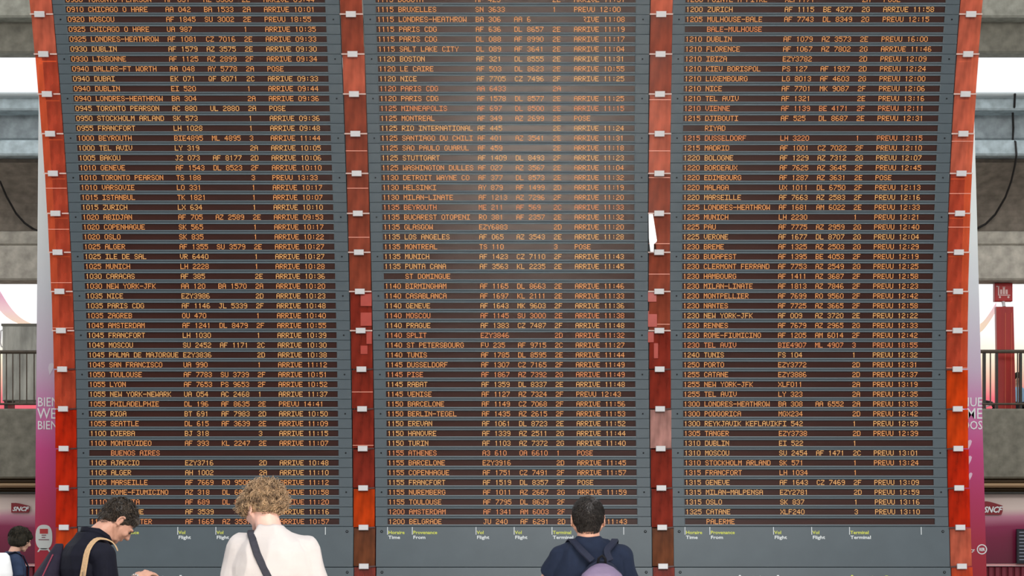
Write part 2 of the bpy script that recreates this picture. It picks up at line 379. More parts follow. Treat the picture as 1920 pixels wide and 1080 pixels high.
# printed oval station screen on the left pylon
zc = at(0, 1007, PY).z; xc = (82.5-960)*px-bx
pts = [(xc+.112*math.copysign(abs(math.cos(t))**.8, math.cos(t)), zc+.165*math.copysign(abs(math.sin(t))**.75, math.sin(t))) for t in [2*PI*i/36 for i in range(36)]]
k = MB().prism(pts, -.006, 0).build('printed_kiosk', mat('kiosk_pale', (205, 212, 208), .5), pl)
MB().box(xc-.055, xc+.055, -.009, -.006, zc+.045, zc+.11).build('kiosk_screen', mat('kiosk_red', (176, 44, 44), .5), k)
for i, (a0, a1) in enumerate(((-.03, .03), (-.03, .02), (-.07, .07))): MB().box(xc+a0, xc+a1, -.009, -.006, zc+.02-i*.03, zc+.03-i*.03).build('kiosk_text', mat('kiosk_ink', (110, 40, 60), .5), k)
MB().prism([(xc-.09, zc-.2), (xc-.06, zc-.15), (xc+.06, zc-.15), (xc+.09, zc-.2), (xc+.07, zc-.2), (xc+.05, zc-.175), (xc-.05, zc-.175), (xc-.07, zc-.2)], -.006, 0).build('kiosk_foot', mat('kiosk_pale', (205, 212, 208), .5), k)
def petal(o, base, x, y, s=1.0, m=None):
    p = at(x, y, PY); X = p.x-base; Z = p.z; r = .05*s
    pts = [(X-r*.2, Z-r*1.5), (X+r*.5, Z-r*.2), (X+r*.75, Z+r*.7), (X+r*.3, Z+r*1.1), (X-r*.3, Z+r*.8), (X-r*.5, Z)]
    MB().prism(pts, -.005, 0).build('printed_petal', m or mat('petal_pale', (226, 190, 210), .5), o)
petal(pl, bx, 95, 690, 1.3, mat('petal_white', (214, 205, 216), .5)); petal(pr, bxr, 1817, 832); petal(pr, bxr, 1817, 862); petal(pr, bxr, 1819, 892, .8)
# round badge
p = at(1841, 1030, PY); c = (p.x-bxr, p.z); R = 9.5*px
def ring(c, r0, r1, n=28):
    s = MB(); 
    for i in range(n):
        a0 = 2*PI*i/n; a1 = 2*PI*(i+1)/n
        s.prism([(c[0]+r1*math.cos(a0), c[1]+r1*math.sin(a0)), (c[0]+r1*math.cos(a1), c[1]+r1*math.sin(a1)), (c[0]+r0*math.cos(a1), c[1]+r0*math.sin(a1)), (c[0]+r0*math.cos(a0), c[1]+r0*math.sin(a0))], -.006, 0)
    return s
ring(c, R*.8, R).build('badge_ring', M_WHITE, pr)
text('badge_letters', 'RER', 8*px, M_WHITE, pr, (c[0], -.005, c[1]-2.8*px), bold=.04, align='CENTER', sx=.78)
text('badge_words', 'SNCF', 8.5*px, M_WHITE, pr, ((1826-960)*px-bxr, -.004, at(0, 1036, PY).z), bold=.02, shear=.3, align='RIGHT')

# ------------------------------------------------------------------ arrivals boards
FONT = {
'0': '01110 10001 10001 10001 10001 10001 01110', '1': '00100 01100 00100 00100 00100 00100 00100', '2': '01110 10001 00001 00110 01000 10000 11111',
'3': '01110 10001 00001 00110 00001 10001 01110', '4': '00010 00110 01010 10010 11111 00010 00010', '5': '11111 10000 11110 00001 00001 10001 01110',
'6': '01110 10000 10000 11110 10001 10001 01110', '7': '11111 00001 00010 00010 00100 01000 01000', '8': '01110 10001 10001 01110 10001 10001 01110',
'9': '01110 10001 10001 01111 00001 00001 01110', 'A': '01110 10001 10001 11111 10001 10001 10001', 'B': '11110 10001 10001 11110 10001 10001 11110',
'C': '01110 10001 10000 10000 10000 10001 01110', 'D': '11110 10001 10001 10001 10001 10001 11110', 'E': '11111 10000 10000 11110 10000 10000 11111',
'F': '11111 10000 10000 11110 10000 10000 10000', 'G': '01110 10001 10000 10011 10001 10001 01110', 'H': '10001 10001 10001 11111 10001 10001 10001',
'I': '11111 00100 00100 00100 00100 00100 11111', 'J': '01111 00010 00010 00010 00010 10010 01100', 'K': '10001 10010 10100 11000 10100 10010 10001',
'L': '10000 10000 10000 10000 10000 10000 11111', 'M': '10001 11011 10101 10101 10001 10001 10001', 'N': '10001 11001 10101 10101 10011 10001 10001',
'O': '01110 10001 10001 10001 10001 10001 01110', 'P': '11110 10001 10001 11110 10000 10000 10000', 'Q': '01110 10001 10001 10001 10101 10010 01101',
'R': '11110 10001 10001 11110 10100 10010 10001', 'S': '01110 10001 10000 01110 00001 10001 01110', 'T': '11111 00100 00100 00100 00100 00100 00100',
'U': '10001 10001 10001 10001 10001 10001 01110', 'V': '10001 10001 10001 10001 10001 01010 00100', 'W': '10001 10001 10001 10101 10101 11011 10001',
'X': '10001 10001 01010 00100 01010 10001 10001', 'Y': '10001 10001 01010 00100 00100 00100 00100', 'Z': '11111 00001 00010 00100 01000 10000 11111',
'-': '00000 00000 00000 11111 00000 00000 00000', ':': '00000 00100 00100 00000 00100 00100 00000', '~': '01110 00001 00001 00110 00100 00010 00001'}
FONT = {k: v.split() for k, v in FONT.items()}
COLS = (0, 5, 23, 32, 41, 46)
BOARDS = ["""0900|TORONTO-PEARSON|AF 051|AZ 3300|2E|ARRIVE 09:44
0910|CHICAGO O HARE|AA 042|BA 1533|2A|ARRIVE 10:01
0920|MOSCOU|AF 1845|SU 3002|2E|PREVU 18:55
0925|CHICAGO O HARE|UA 987||1|ARRIVE 10:35
0925|LONDRES-HEATHROW|AF 1081|CZ 7016|2E|ARRIVE 09:33
0930|DUBLIN|AF 1579|AZ 3575|2E|ARRIVE 09:30
0930|LISBONNE|AF 1125|AZ 2899|2F|ARRIVE 09:34
0940|DALLAS-FT WORTH|AA 048|AY 5778|2A|POSE
0940|DUBAI|EK 071|QF 8071|2C|ARRIVE 09:33
0940|DUBLIN|EI 520||1|ARRIVE 09:44
0940|LONDRES-HEATHROW|BA 304||2A|ARRIVE 09:36
0945|TORONTO PEARSON|AC 880|UL 2880|2A|POSE
0950|STOCKHOLM ARLAND|SK 573||1|ARRIVE 09:36
0955|FRANCFORT|LH 1028||1|ARRIVE 09:48
1000|BEYROUTH|BIE4895|ML 4895|3|ARRIVE 11:44
1000|TEL AVIV|LY 319||2A|ARRIVE 10:05
1005|BAKOU|J2 073|AF 8177|2D|ARRIVE 10:06
1010|GENEVE|AF 1543|DL 8523|2F|ARRIVE 10:10
1010|TORONTO PEARSON|TS 188||3|PREVU 13:33
1010|VARSOVIE|LO 331||1|ARRIVE 10:17
1015|ISTANBUL|TK 1821||1|ARRIVE 10:07
1015|ZURICH|LX 634||1|ARRIVE 10:10
1020|ABIDJAN|AF 705|AZ 2589|2E|ARRIVE 09:53
1020|COPENHAGUE|SK 565||1|ARRIVE 10:17
1020|OSLO|SK 835||1|ARRIVE 10:22
1025|ALGER|AF 1355|SU 3579|2E|ARRIVE 10:27
1025|ILE DE SAL|VR 6440||1|ARRIVE 10:27
1025|MUNICH|LH 2228||1|ARRIVE 10:28
1030|CARACAS|AF 385||2E|ARRIVE 10:36
1030|NEW YORK-JFK|AA 120|BA 1570|2A|ARRIVE 10:20
1035|NICE|EZY3986||2D|ARRIVE 10:23
1035|PARIS CDG|AF 1146|JL 5339|2F|ARRIVE 10:48
1035|ZAGREB|OU 470||1|ARRIVE 10:40
1045|AMSTERDAM|AF 1241|DL 8479|2F|ARRIVE 10:55
1045|FRANCFORT|LH 1030||1|ARRIVE 10:39
1045|MOSCOU|SU 2452|AF 1171|2C|ARRIVE 10:30
1045|PALMA DE MAJORQUE|EZY3836||2D|ARRIVE 10:38
1045|SAN FRANCISCO|UA 990||1|ARRIVE 11:12
1050|TOULOUSE|AF 7783|SU 3739|2F|ARRIVE 10:51
1055|LYON|AF 7653|PS 9653|2F|ARRIVE 10:52
1055|NEW YORK-NEWARK|UA 054|AC 2468|1|ARRIVE 11:37
1055|PHILADELPHIE|DL 196|AF 8635|2E|PREVU 14:41
1055|RIGA|BT 691|AF 7983|2D|ARRIVE 10:50
1055|SEATTLE|DL 615|AF 3639|2E|ARRIVE 11:09
1100|DJERBA|BJ 318||3|ARRIVE 11:15
1100|MONTEVIDEO|AF 393|KL 2247|2E|ARRIVE 11:07
|BUENOS AIRES||||
1105|AJACCIO|EZY3716||2D|ARRIVE 10:48
1105|ALGER|AH 1002||2A|ARRIVE 11:10
1105|MARSEILLE|AF 7669|RO 9506|2F|ARRIVE 11:12
1105|ROME-FIUMICINO|AZ 318|DL 6821|2F|ARRIVE 10:58
1110|ATLANTA|AF 689|DL 8517|2E|ARRIVE 11:20
1110|LAUSANNE|AF 3539||2E|ARRIVE 11:16
1110|MANCHESTER|AF 1669|AZ 3537|2E|ARRIVE 10:57""",
"""1115|BOGOTA|AF 423||2E|ARRIVE 11:51
1115|BRUXELLES|SN 3633||1|PREVU 12:00
1115|LONDRES-HEATHROW|BA 306|AA 6||  ~IVE 11:08
1115|PARIS CDG|AF 636|DL 8657|2E|ARRIVE 11:19
1115|PARIS CDG|DL 088|AF 8990|2E|ARRIVE 11:17
1115|SALT LAKE CITY|DL 089|AF 3641|2E|ARRIVE 11:04
1120|BOSTON|AF 321|DL 8555|2E|ARRIVE 11:31
1120|LE CAIRE|AF 503|DL 8623|2E|ARRIVE 10:55
1120|NICE|AF 7705|CZ 7496|2F|ARRIVE 11:25
1120|PARIS CDG|AA 6433||2A|
1120|PARIS CDG|AF 1578|DL 8577|2E|ARRIVE 11:25
1125|MINNEAPOLIS|AF 697|DL 8500|2E|ARRIVE 11:15
1125|MONTREAL|AF 349|AZ 2699|2E|POSE
1125|RIO INTERNATIONAL|AF 445||2E|ARRIVE 11:24
1125|SANTIAGO DU CHILI|AF 401|AZ 3541|2E|ARRIVE 11:31
1125|SAO PAULO GUARUL|AF 459||2E|ARRIVE 11:18
1125|STUTTGART|AF 1409|DL 8493|2F|ARRIVE 11:23
1125|WASHINGTON DULLES|AF 027|AZ 3567|2E|ARRIVE 11:04
1130|DETROIT WAYNE CO|AF 377|DL 8573|2E|ARRIVE 11:32
1130|HELSINKI|AY 879|AF 1499|2D|ARRIVE 11:19
1130|MILAN-LINATE|AF 1213|AZ 7296|2F|ARRIVE 11:20
1135|BEYROUTH|ME 211|AF 569|2C|ARRIVE 11:33
1135|BUCAREST OTOPENI|RO 381|AF 2357|2E|ARRIVE 11:32
1135|GLASGOW|EZY6883||2D|ARRIVE 11:20
1135|LOS ANGELES|AF 065|AZ 3543|2E|ARRIVE 11:28
1135|MONTREAL|TS 110||3|POSE
1135|MUNICH|AF 1423|CZ 7110|2F|ARRIVE 11:43
1135|PUNTA CANA|AF 3563|KL 2235|2E|ARRIVE 11:45
|ST DOMINGUE||||
1140|BIRMINGHAM|AF 1165|DL 8663|2E|ARRIVE 11:46
1140|CASABLANCA|AF 1697|KL 2111|2E|ARRIVE 11:33
1140|GENEVE|AF 1643|MK 9603|2F|ARRIVE 11:36
1140|MOSCOU|AF 1145|SU 3000|2E|ARRIVE 11:38
1140|PRAGUE|AF 1383|CZ 7487|2F|ARRIVE 11:48
1140|SPLIT|EZY3846||2D|ARRIVE 11:32
1140|ST PETERSBOURG|FV 235|AF 9715|2C|ARRIVE 11:27
1140|TUNIS|AF 1785|DL 8595|2E|ARRIVE 11:44
1145|DUSSELDORF|AF 1307|CZ 7165|2F|ARRIVE 11:49
1145|PISE|AF 1867|AZ 7392|2G|ARRIVE 11:49
1145|RABAT|AF 1359|DL 8337|2E|ARRIVE 11:48
1145|VENISE|AF 1127|AZ 7324|2F|PREVU 12:43
1150|BARCELONE|AF 1149|CZ 7068|2F|ARRIVE 11:56
1150|BERLIN-TEGEL|AF 1435|AZ 2615|2F|ARRIVE 11:53
1150|EREVAN|AF 1061|DL 8723|2E|ARRIVE 11:52
1150|HANOVRE|AF 1339|AZ 2511|2G|ARRIVE 11:44
1150|TURIN|AF 1103|AZ 7372|2G|ARRIVE 11:40
1155|ATHENES|A3 610|OA 6610|1|POSE
1155|BARCELONE|EZY3916||2D|ARRIVE 11:45
1155|COPENHAGUE|AF 1751|CZ 7491|2F|ARRIVE 11:57
1155|FRANCFORT|AF 1519|DL 8357|2F|POSE
1155|NUREMBERG|AF 1011|AZ 2667|2G|ARRIVE 11:59
1155|TOULOUSE|AF 7795|DL 8639|2F|
1200|AMSTERDAM|AF 1341|AM 6003|2F|
1200|BELGRADE|JU 240|AF 6291|2D|ARRIVE 11:43""",
"""1200|POINTE A PITRE|XLF1171||2A|POSE
1200|ZURICH|AF 1115|BE 4277|2G|ARRIVE 11:58
1205|MULHOUSE-BALE|AF 7743|DL 8349|2G|PREVU 12:15
|BALE-MULHOUSE||||
1210|DUBLIN|AF 1079|AZ 3573|2E|PREVU 16:00
1210|FLORENCE|AF 1067|AZ 7802|2G|ARRIVE 11:46
1210|IBIZA|EZY3782||2D|PREVU 12:09
1210|KIEV BORISPOL|PS 127|AF 1937|2D|PREVU 12:24
1210|LUXEMBOURG|LG 8013|AF 4603|2G|PREVU 12:00
1210|NICE|AF 7701|MK 9087|2F|PREVU 12:06
1210|TEL AVIV|AF 1321||2E|PREVU 13:16
1210|VIENNE|AF 1139|BE 4171|2F|PREVU 12:11
1215|DJIBOUTI|AF 525|DL 8687|2E|PREVU 12:31
|RIYAD||||
1215|DUSSELDORF|LH 3220||1|PREVU 12:15
1215|MADRID|AF 1001|CZ 7022|2F|PREVU 12:10
1220|BOLOGNE|AF 1229|AZ 7312|2G|PREVU 12:07
1220|BORDEAUX|AF 7625|AZ 3645|2F|PREVU 12:45
1220|EDIMBOURG|AF 1287|AZ 3631|2E|POSE
1220|MALAGA|UX 1011|DL 6750|2F|PREVU 12:13
1220|MARSEILLE|AF 7663|AZ 2583|2F|PREVU 12:16
1225|LONDRES-HEATHROW|AF 1681|AM 6022|2E|PREVU 12:33
1225|MUNICH|LH 2230||1|PREVU 12:21
1225|PAU|AF 7775|AZ 2959|2G|PREVU 12:40
1225|VERONE|AF 1677|DL 8707|2G|PREVU 12:04
1230|BREME|AF 1325|AZ 2503|2G|PREVU 12:29
1230|BUDAPEST|AF 1395|BE 4053|2F|PREVU 12:19
1230|CLERMONT FERRAND|AF 7753|AZ 2549|2G|PREVU 12:25
1230|HAMBOURG|AF 1411|AZ 3687|2F|PREVU 12:58
1230|MILAN-LINATE|AF 1813|AZ 7846|2F|PREVU 12:23
1230|MONTPELLIER|AF 7699|RO 9560|2F|PREVU 12:42
1230|NANTES|AF 7725|AZ 3665|2F|PREVU 12:58
1230|NEW YORK-JFK|AF 009|AZ 3720|2E|PREVU 12:22
1230|RENNES|AF 7679|AZ 2965|2G|PREVU 12:33
1230|ROME-FIUMICINO|AF 1205|AM 6014|2F|PREVU 12:42
1230|TEL AVIV|BIE4907|ML 4907|3|PREVU 18:55
1240|TUNIS|FS 104||1|PREVU 12:32
1250|PORTO|EZY3772||2D|PREVU 12:31
1255|CATANE|EZY3886||2D|PREVU 12:37
1255|NEW YORK-JFK|XLF011||2A|PREVU 13:19
1255|TEL AVIV|LY 323||2A|PREVU 12:35
1300|LONDRES-HEATHROW|BA 308|AA 6552|2A|PREVU 13:53
1300|PODGORICA|MGX234||2D|PREVU 12:42
1300|REYKJAVIK KEFLAVIK|FI 542||1|PREVU 12:59
1305|TANGER|EZY3738||2D|PREVU 12:39
1310|DUBLIN|EI 522||1|
1310|MOSCOU|SU 2454|AF 1471|2C|PREVU 13:01
1310|STOCKHOLM ARLAND|SK 571||1|PREVU 13:24
1315|FRANCFORT|LH 1034||1|
1315|GENEVE|AF 1643|CZ 7469|2F|PREVU 13:09
1315|MILAN-MALPENSA|EZY2781||2D|PREVU 12:59
1315|OSLO|SK 837||1|PREVU 13:16
1325|CATANE|XLF240||3|PREVU 13:10
|PALERME||||"""]
PITCH = .1215; WX0 = 22.8*PX; WX1 = 491.5*PX; WZ0 = 3.6*PX; WZ1 = 14.9*PX; G = .0016
def row_panel_mesh():
    s = MB(); th = .05
    def ringf(a, b, ya, yb):     # quad ring between rectangles a (outer) and b (inner)
        n = len(s.v)
        for (x0, x1, z0, z1), y in ((a, ya), (b, yb)): s.v.extend([(x0, y, z0), (x1, y, z0), (x1, y, z1), (x0, y, z1)])
        for i in range(4):
            j = (i+1) % 4; s.f.append((n+i, n+j, n+4+j, n+4+i))
    O = (0, BW, G, PITCH-G)
    O1 = (.003, BW-.003, G+.0015, PITCH-G-.0015)
    A = (WX0-.006, WX1+.006, WZ0-.016, WZ1+.016); B = (WX0-.004, WX1+.004, WZ0-.010, WZ1+.010); I = (WX0, WX1, WZ0, WZ1)
    ringf(O, O, th, .003); ringf(O, O1, .003, 0); ringf(O1, A, 0, 0); ringf(A, B, 0, -.004); ringf(B, I, -.004, -.003); ringf(I, I, -.003, .016)
    me = s.mesh('row_panel'); me.materials.append(M_PANEL); me.materials.append(M_LIP)
    for i, p in enumerate(me.polygons):
        if 12 <= i < 20: p.material_index = 1
    return me
RP = row_panel_mesh()
ST = MB().box(WX0-.004, WX1+.004, .016, .03, WZ0-.004, WZ1+.004).mesh('display_strip'); ST.materials.append(M_STRIP)
def ringscrew(r, n=12, dep=.01):
    return MB().bar((0, -.004, 0), (0, dep, 0), r, n).mesh('screw')
SC = ringscrew(.010); SC.materials.append(M_DARK)
SC2 = ringscrew(.017, 16); SC2.materials.append(M_DARK); SC2i = ringscrew(.008, 10, .002); SC2i.materials.append(M_LIP)
DX = 1.289*PX; DZ = 1.36*PX
def led_mesh(row):
    s = MB(); cells = []
    for fld, c0 in zip(row.split('|'), COLS):
        for k, ch in enumerate(fld):
            if ch == ' ': continue
            g = FONT[ch]
            for r in range(7):
                run = None
                for c in range(6):
                    on = c < 5 and g[r][c] == '1'
                    if on and run is None: run = c
                    if not on and run is not None:
                        for q in range(run, c):
                            cells.append(((c0+k)*6+q, 6-r))
                        run = None
    x00 = WX0+1.9*PX; zc = (WZ0+WZ1)/2-3.5*DZ; n = 0
    m = .06
    for cx, cz in cells:
        x0 = x00+(cx+m)*DX; x1 = x00+(cx+1-m)*DX; z0 = zc+(cz+m)*DZ; z1 = zc+(cz+1-m)*DZ
        s.v += [(x0, .0135, z0), (x1, .0135, z0), (x1, .0135, z1), (x0, .0135, z1)]; s.f.append((n, n+1, n+2, n+3)); n += 4
    return s.mesh('led_text', fix=False)
LBL = ['left hand arrivals board, slate panels with amber lettered rows from 09:00 to 11:10',
       'middle arrivals board, slate panels with amber lettered rows from 11:15 to 12:00',
       'right hand arrivals board, slate panels with amber lettered rows from 12:00 to 13:25']
for bi in range(3):
    x0 = XL[bi][0]
    B = empty('arrivals_board', (x0, 23.2, 0)); tag(B, LBL[bi], 'information board', 'three curved arrivals boards')
    off = Vector((x0, 23.2, 0))
    rows = BOARDS[bi].split('\n'); assert len(rows) == 54, (bi, len(rows))
    def put(name, me, y0, y1, dx=0, parent=None, base=None, m=None):
        p, t, L = frame(y0, y1); o = link(name, me, m, parent or B)
        o.location = Vector((p.x+x0+dx, p.y, p.z))-off; o.rotation_euler = (t, 0, 0)
        if base: o.scale = (1, 1, L/base)
        return o
    for i in range(-2, 53):
        y0, y1 = redge(i), redge(i+1)
        pn = put('row_panel', RP, y0, y1, base=PITCH)
        link('display_strip', ST, None, pn)
        if i >= -1:
            tm = led_mesh(rows[i+1]); tm.materials.append(random.choice([LEDS[0]]*7+[LEDS[1]]*1+[LEDS[2]]*3)); tag(link('led_text', tm, None, pn), kind='stuff')
        if i % 4 == 1:
            for sx in (12*PX, 505*PX): link('screw', SC, None, pn, (sx, -.001, (WZ0+WZ1)/2))
    # plain footer panels, the first with column headings
    yb = redge(53); L1 = frame(yb, yb+75)[2]
    foot = [(yb, 1063.5), (1063.5, 1138), (1138, 1190)]
    for fi, (y0, y1) in enumerate(foot):
        p, t, L = frame(y0, y1)
        me = MB().bev(0, BW, 0, .05, .003, L-.003, .003).mesh('footer_panel'); me.materials.append(M_PANEL)
        pn = put('footer_panel', me, y0, y1)
        for sx in (10.5*PX, 505*PX):
            if fi < 2:
                sc = link('screw', SC2, None, pn, (sx, -.001, L-9.5*PX)); link('screw_head', SC2i, None, pn, (sx, -.004, L-9.5*PX))
        if fi == 0:
            heads = [(21.5, 'Horaire', 'Time'), (68, 'Provenance', 'From'), (187.5, 'Vol', 'Flight'), (259, 'Vol', 'Flight'), (330, 'Terminal', 'Terminal'), (464.5, None, None)]
            for hx, _, _ in heads: MB().box(hx*PX-.004, hx*PX+.004, -.002, 0, L-15.5*PX, L-1*PX).build('heading_tick', M_WHITE, pn)
            for hx, fr, en in heads:
                if fr:
                    text('heading_text', fr, 8.6*PX, M_LIME, pn, ((hx+1.4)*PX, -.001, L-14.2*PX), bold=.02, sx=1.12)
                    text('heading_text', en, 8.6*PX, M_WHITE, pn, ((hx+1.4)*PX, -.001, L-23.4*PX), bold=.02, sx=1.25)
        if fi == 1:
            dz = L-(14.2+24+ (3 if bi == 1 else 0))*PX
            text('title_text', 'Arrivals', 33*PX, M_WHITE, pn, (112*PX, -.001, dz), bold=.022, sx=.93)
            text('title_text', 'Arriv\u00e9es', 33*PX, M_LIME, pn, (322*PX, -.001, dz), bold=.022, sx=.93)
    # curved casing behind
    s = MB(); ysx = [redge(-2)+(1190-redge(-2))*k/26 for k in range(27)]
    for yy in ysx:
        d, z, cx = prof(yy)
        s.v += [(cx+.015, d+.052-23.2, z), (cx+BW-.015, d+.052-23.2, z), (cx+BW-.015, d+.30-23.2, z), (cx+.015, d+.30-23.2, z)]
    for k in range(26):
        for j in range(4):
            q = (j+1) % 4; s.f.append((4*k+j, 4*k+q, 4*k+4+q, 4*k+4+j))
    s.f.append((0, 1, 2, 3)); s.f.append((104, 105, 106, 107))
    s.build('casing', M_CASE, B)
    MB().box(.1, BW-.1, .0, .25, 0, .5).build('plinth', M_CASE, B)

# ------------------------------------------------------------------ glass columns beside the boards
G_RED = glassmat('red_glass', (250, 160, 112), (206, 98, 68), .62); G_SAL = glassmat('salmon_reflection_glass', (244, 160, 124), (212, 114, 86), .45)  # tone differs from pane to pane to paint in light and reflections
G_RUST = glassmat('rust_glass', (222, 120, 82), (166, 82, 58), .45); G_DEEP = glassmat('deep_red_glass', (222, 96, 66), (160, 60, 44), .48)
G_ORG = glassmat('orange_glass', (255, 130, 40), (222, 84, 24), .5); G_BRN = glassmat('brown_glass', (176, 98, 54), (128, 74, 46), .35)
G_PNK = glassmat('pink_reflection_glass', (226, 170, 150), (200, 150, 140), .35); G_VER = glassmat('vermilion_glass', (255, 96, 36), (206, 56, 22), .55)
G_REAR = glassmat('rear_red_glass', (214, 60, 48), (150, 30, 28), .5)
CLIPY = [-49, 26, 101, 176, 250.5, 325, 400, 473, 546.5, 620, 692.5, 767, 841.5, 915.5, 989.5, 1062.5, 1137]
CM = MB().bev(-.060, .060, -.045, -.012, -.034, .034, .004).mesh('clip'); CM.materials.append(M_CLIP)
AM = MB().box(-GAPW/2, -.055, -.018, -.010, -.008, .008).box(.055, GAPW/2, -.018, -.010, -.008, .008).mesh('clip_arm'); AM.materials.append(M_ARM)
AMD = MB().prism([(.058, -.012), (GAPW/2, -.004), (GAPW/2, .012), (.058, .010)], -.016, -.008).mesh('clip_arm'); AMD.materials.append(mat('arm_shade', (70, 30, 24), .4))  # dark wedge paints the shaded arm and its triangular reflection
COLX = [-WM/2-GAPW, XL[0][0]+BW, XL[1][0]+BW, XL[2][0]+BW]
COLLBL = ['orange and red glass strip along the outer left edge of the left hand arrivals board', 'rust red glass strip between the left hand and middle arrivals boards',
          'rust red glass strip between the middle and right hand arrivals boards, one pane with a pinkish reflection', 'orange and red glass strip along the outer right edge of the right hand arrivals board']
SEQ = [[G_SAL]*2+[G_RED]*5+[G_RED]*4+[G_VER]*3+[G_ORG]*2,
       [G_RUST]*2+[G_SAL]*1+[G_RUST]*5+[G_DEEP]*5+[G_ORG]+[G_BRN]*1+[G_DEEP],
       [G_SAL]+[G_RUST]*2+[G_SAL]*2+[G_RUST]*4+[G_DEEP]*2+[G_PNK]+[G_DEEP]*2+[G_BRN]+[G_DEEP],
       [G_SAL]*5+[G_RED]*5+[G_ORG]*2+[G_VER]*2+[G_SAL]+[G_ORG]]
RAILS = [[353, 430, 530, 615], [283, 353, 445, 735, 835], [187, 283, 333, 457, 514, 608], [265, 363, 426, 690]]
GW = GAPW-.016
for ci in range(4):
    x0 = COLX[ci]+.008
    O = empty('glass_column', (x0, 23.3, 0)); tag(O, COLLBL[ci], 'glass column', 'glass strips beside the boards'); off = Vector((x0, 23.3, 0))
    for k in range(16):
        y0, y1 = CLIPY[k]+1.2, CLIPY[k+1]-1.2
        p, t, L = frame(y0, y1)
        if ci == 2 and k == 6:       # this pane has slipped, leaving a slit
            pts = [(.05, L), (GW, L), (GW, 0), (.095, 0), (.085, L*.3)]
        else: pts = [(0, 0), (0, L), (GW, L), (GW, 0)]
        pane = MB().prism(pts, 0, .012).build('glass_pane', SEQ[ci][k], O)
        pane.location = Vector((p.x+x0, p.y, p.z))-off; pane.rotation_euler = (t, 0, 0)
        # rear pane layer
        if ci in (0, 3) or k > 10:
            ra, rb = {0: (.0, GW), 3: (0, GW)}.get(ci, (0, GW))
            rear = MB().prism([(ra, 0), (ra, L), (rb, L), (rb, 0)], 0, .01).build('rear_glass_pane', G_REAR, O)
            rear.location = Vector((p.x+x0+(.0), p.y+.36, p.z))-off; rear.rotation_euler = (t, 0, 0)
    for y in CLIPY[1:-1]:
        d, z, cx = prof(y); p, t, L = frame(y-9, y+9)
        cl = link('clip', CM, None, O); sh = {0: -.02, 3: 0.0}.get(ci, -.004)
        cl.location = Vector((cx+x0+GW/2+sh, d, z))-off; cl.rotation_euler = (t, 0, 0)
        arm = link('clip_arm', AMD if y > 640 else AM, None, cl, (-sh, 0, 0))  # lower arms are the dark wedge that paints shade and reflection
        if ci == 3 and y > 640: arm.rotation_euler = (0, PI, 0); arm.location = (-sh, -.024, 0); arm.scale = (1, -1, 1)
    for y in RAILS[ci]:
        d, z, cx = prof(y)
        MB().box(.0, GW, -.004, .0, -.004, .004).build('seam_line', mat('seam_pale', (228, 150, 128), .4), O, Vector((cx+x0, d-.002, z))-off)
    # rear steel mullion
    s = MB(); ysx = [-60+(1190+60)*k/24 for k in range(25)]
    mw = (0.0, .018) if ci in (1, 2) else ((GW-.02, GW) if ci == 0 else (0, .02))
    for yy in ysx:
        d, z, cx = prof(yy)
        s.v += [(cx+mw[0], d+.04-23.3, z), (cx+mw[1], d+.04-23.3, z), (cx+mw[1], d+.3-23.3, z), (cx+mw[0], d+.3-23.3, z)]
    for k in range(24):
        for j in range(4):
            q = (j+1) % 4; s.f.append((4*k+j, 4*k+q, 4*k+4+q, 4*k+4+j))
    s.f.append((0, 1, 2, 3)); s.f.append((96, 97, 98, 99)); s.build('mullion', M_CASE, O)
    MB().box(.0, GW, -.04, .26, 0, prof(1190)[1]).build('foot', M_CASE, O)
# added backing plates that darken the view through the two middle glass strips
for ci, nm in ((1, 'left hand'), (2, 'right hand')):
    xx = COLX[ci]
    o = empty('added_gap_backing', (xx+.02, 24.3, 0)); tag(o, 'added dark backing plate behind the '+nm+' rust red glass strip', 'added backplate')
    dk = mat('added_gap_backing_brown', (120, 74, 56), .6, .3, 4)
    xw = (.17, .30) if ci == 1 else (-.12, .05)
    MB().box(-.25, .42, .25, .3, .0, 8.0).build('added_back_plate', dk, o)
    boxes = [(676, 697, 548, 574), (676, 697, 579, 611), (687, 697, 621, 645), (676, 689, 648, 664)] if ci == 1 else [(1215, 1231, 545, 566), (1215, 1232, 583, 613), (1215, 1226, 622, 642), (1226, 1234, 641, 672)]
    for xa, xb, ya, yb in boxes:  # thin salmon slabs paint the bright patches into the panes
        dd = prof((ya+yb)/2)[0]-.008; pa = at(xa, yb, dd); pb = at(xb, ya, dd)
        MB().bev(0, pb.x-pa.x, 0, .006, 0, pb.z-pa.z, .002).build('salmon_light_patch', mat('light_patch_salmon', (172, 62, 48), .25, .12, 9), D.objects['glass_column.00%d' % ci], pa-D.objects['glass_column.00%d' % ci].location)
# glowing strip that stands for daylight through the slit of the right gap
a = prof(401); b = prof(474)
sp = empty('daylight_strip', (COLX[2]+a[2]-.0, a[0]-.012, b[1])); tag(sp, 'pale glowing strip standing for daylight in the slit beside the middle board', 'daylight strip')
Hh = a[1]-b[1]
MB().prism([(.030, 0), (.070, 0), (.072, Hh*.2), (.105, .12), (.11, Hh*.3), (.06, Hh), (.008, Hh), (.012, Hh*.35)], 0, .01).build('strip', mat('daylight_strip_glow', (255, 255, 252), .5, emit=(1, 1, 1), estr=.25), sp)

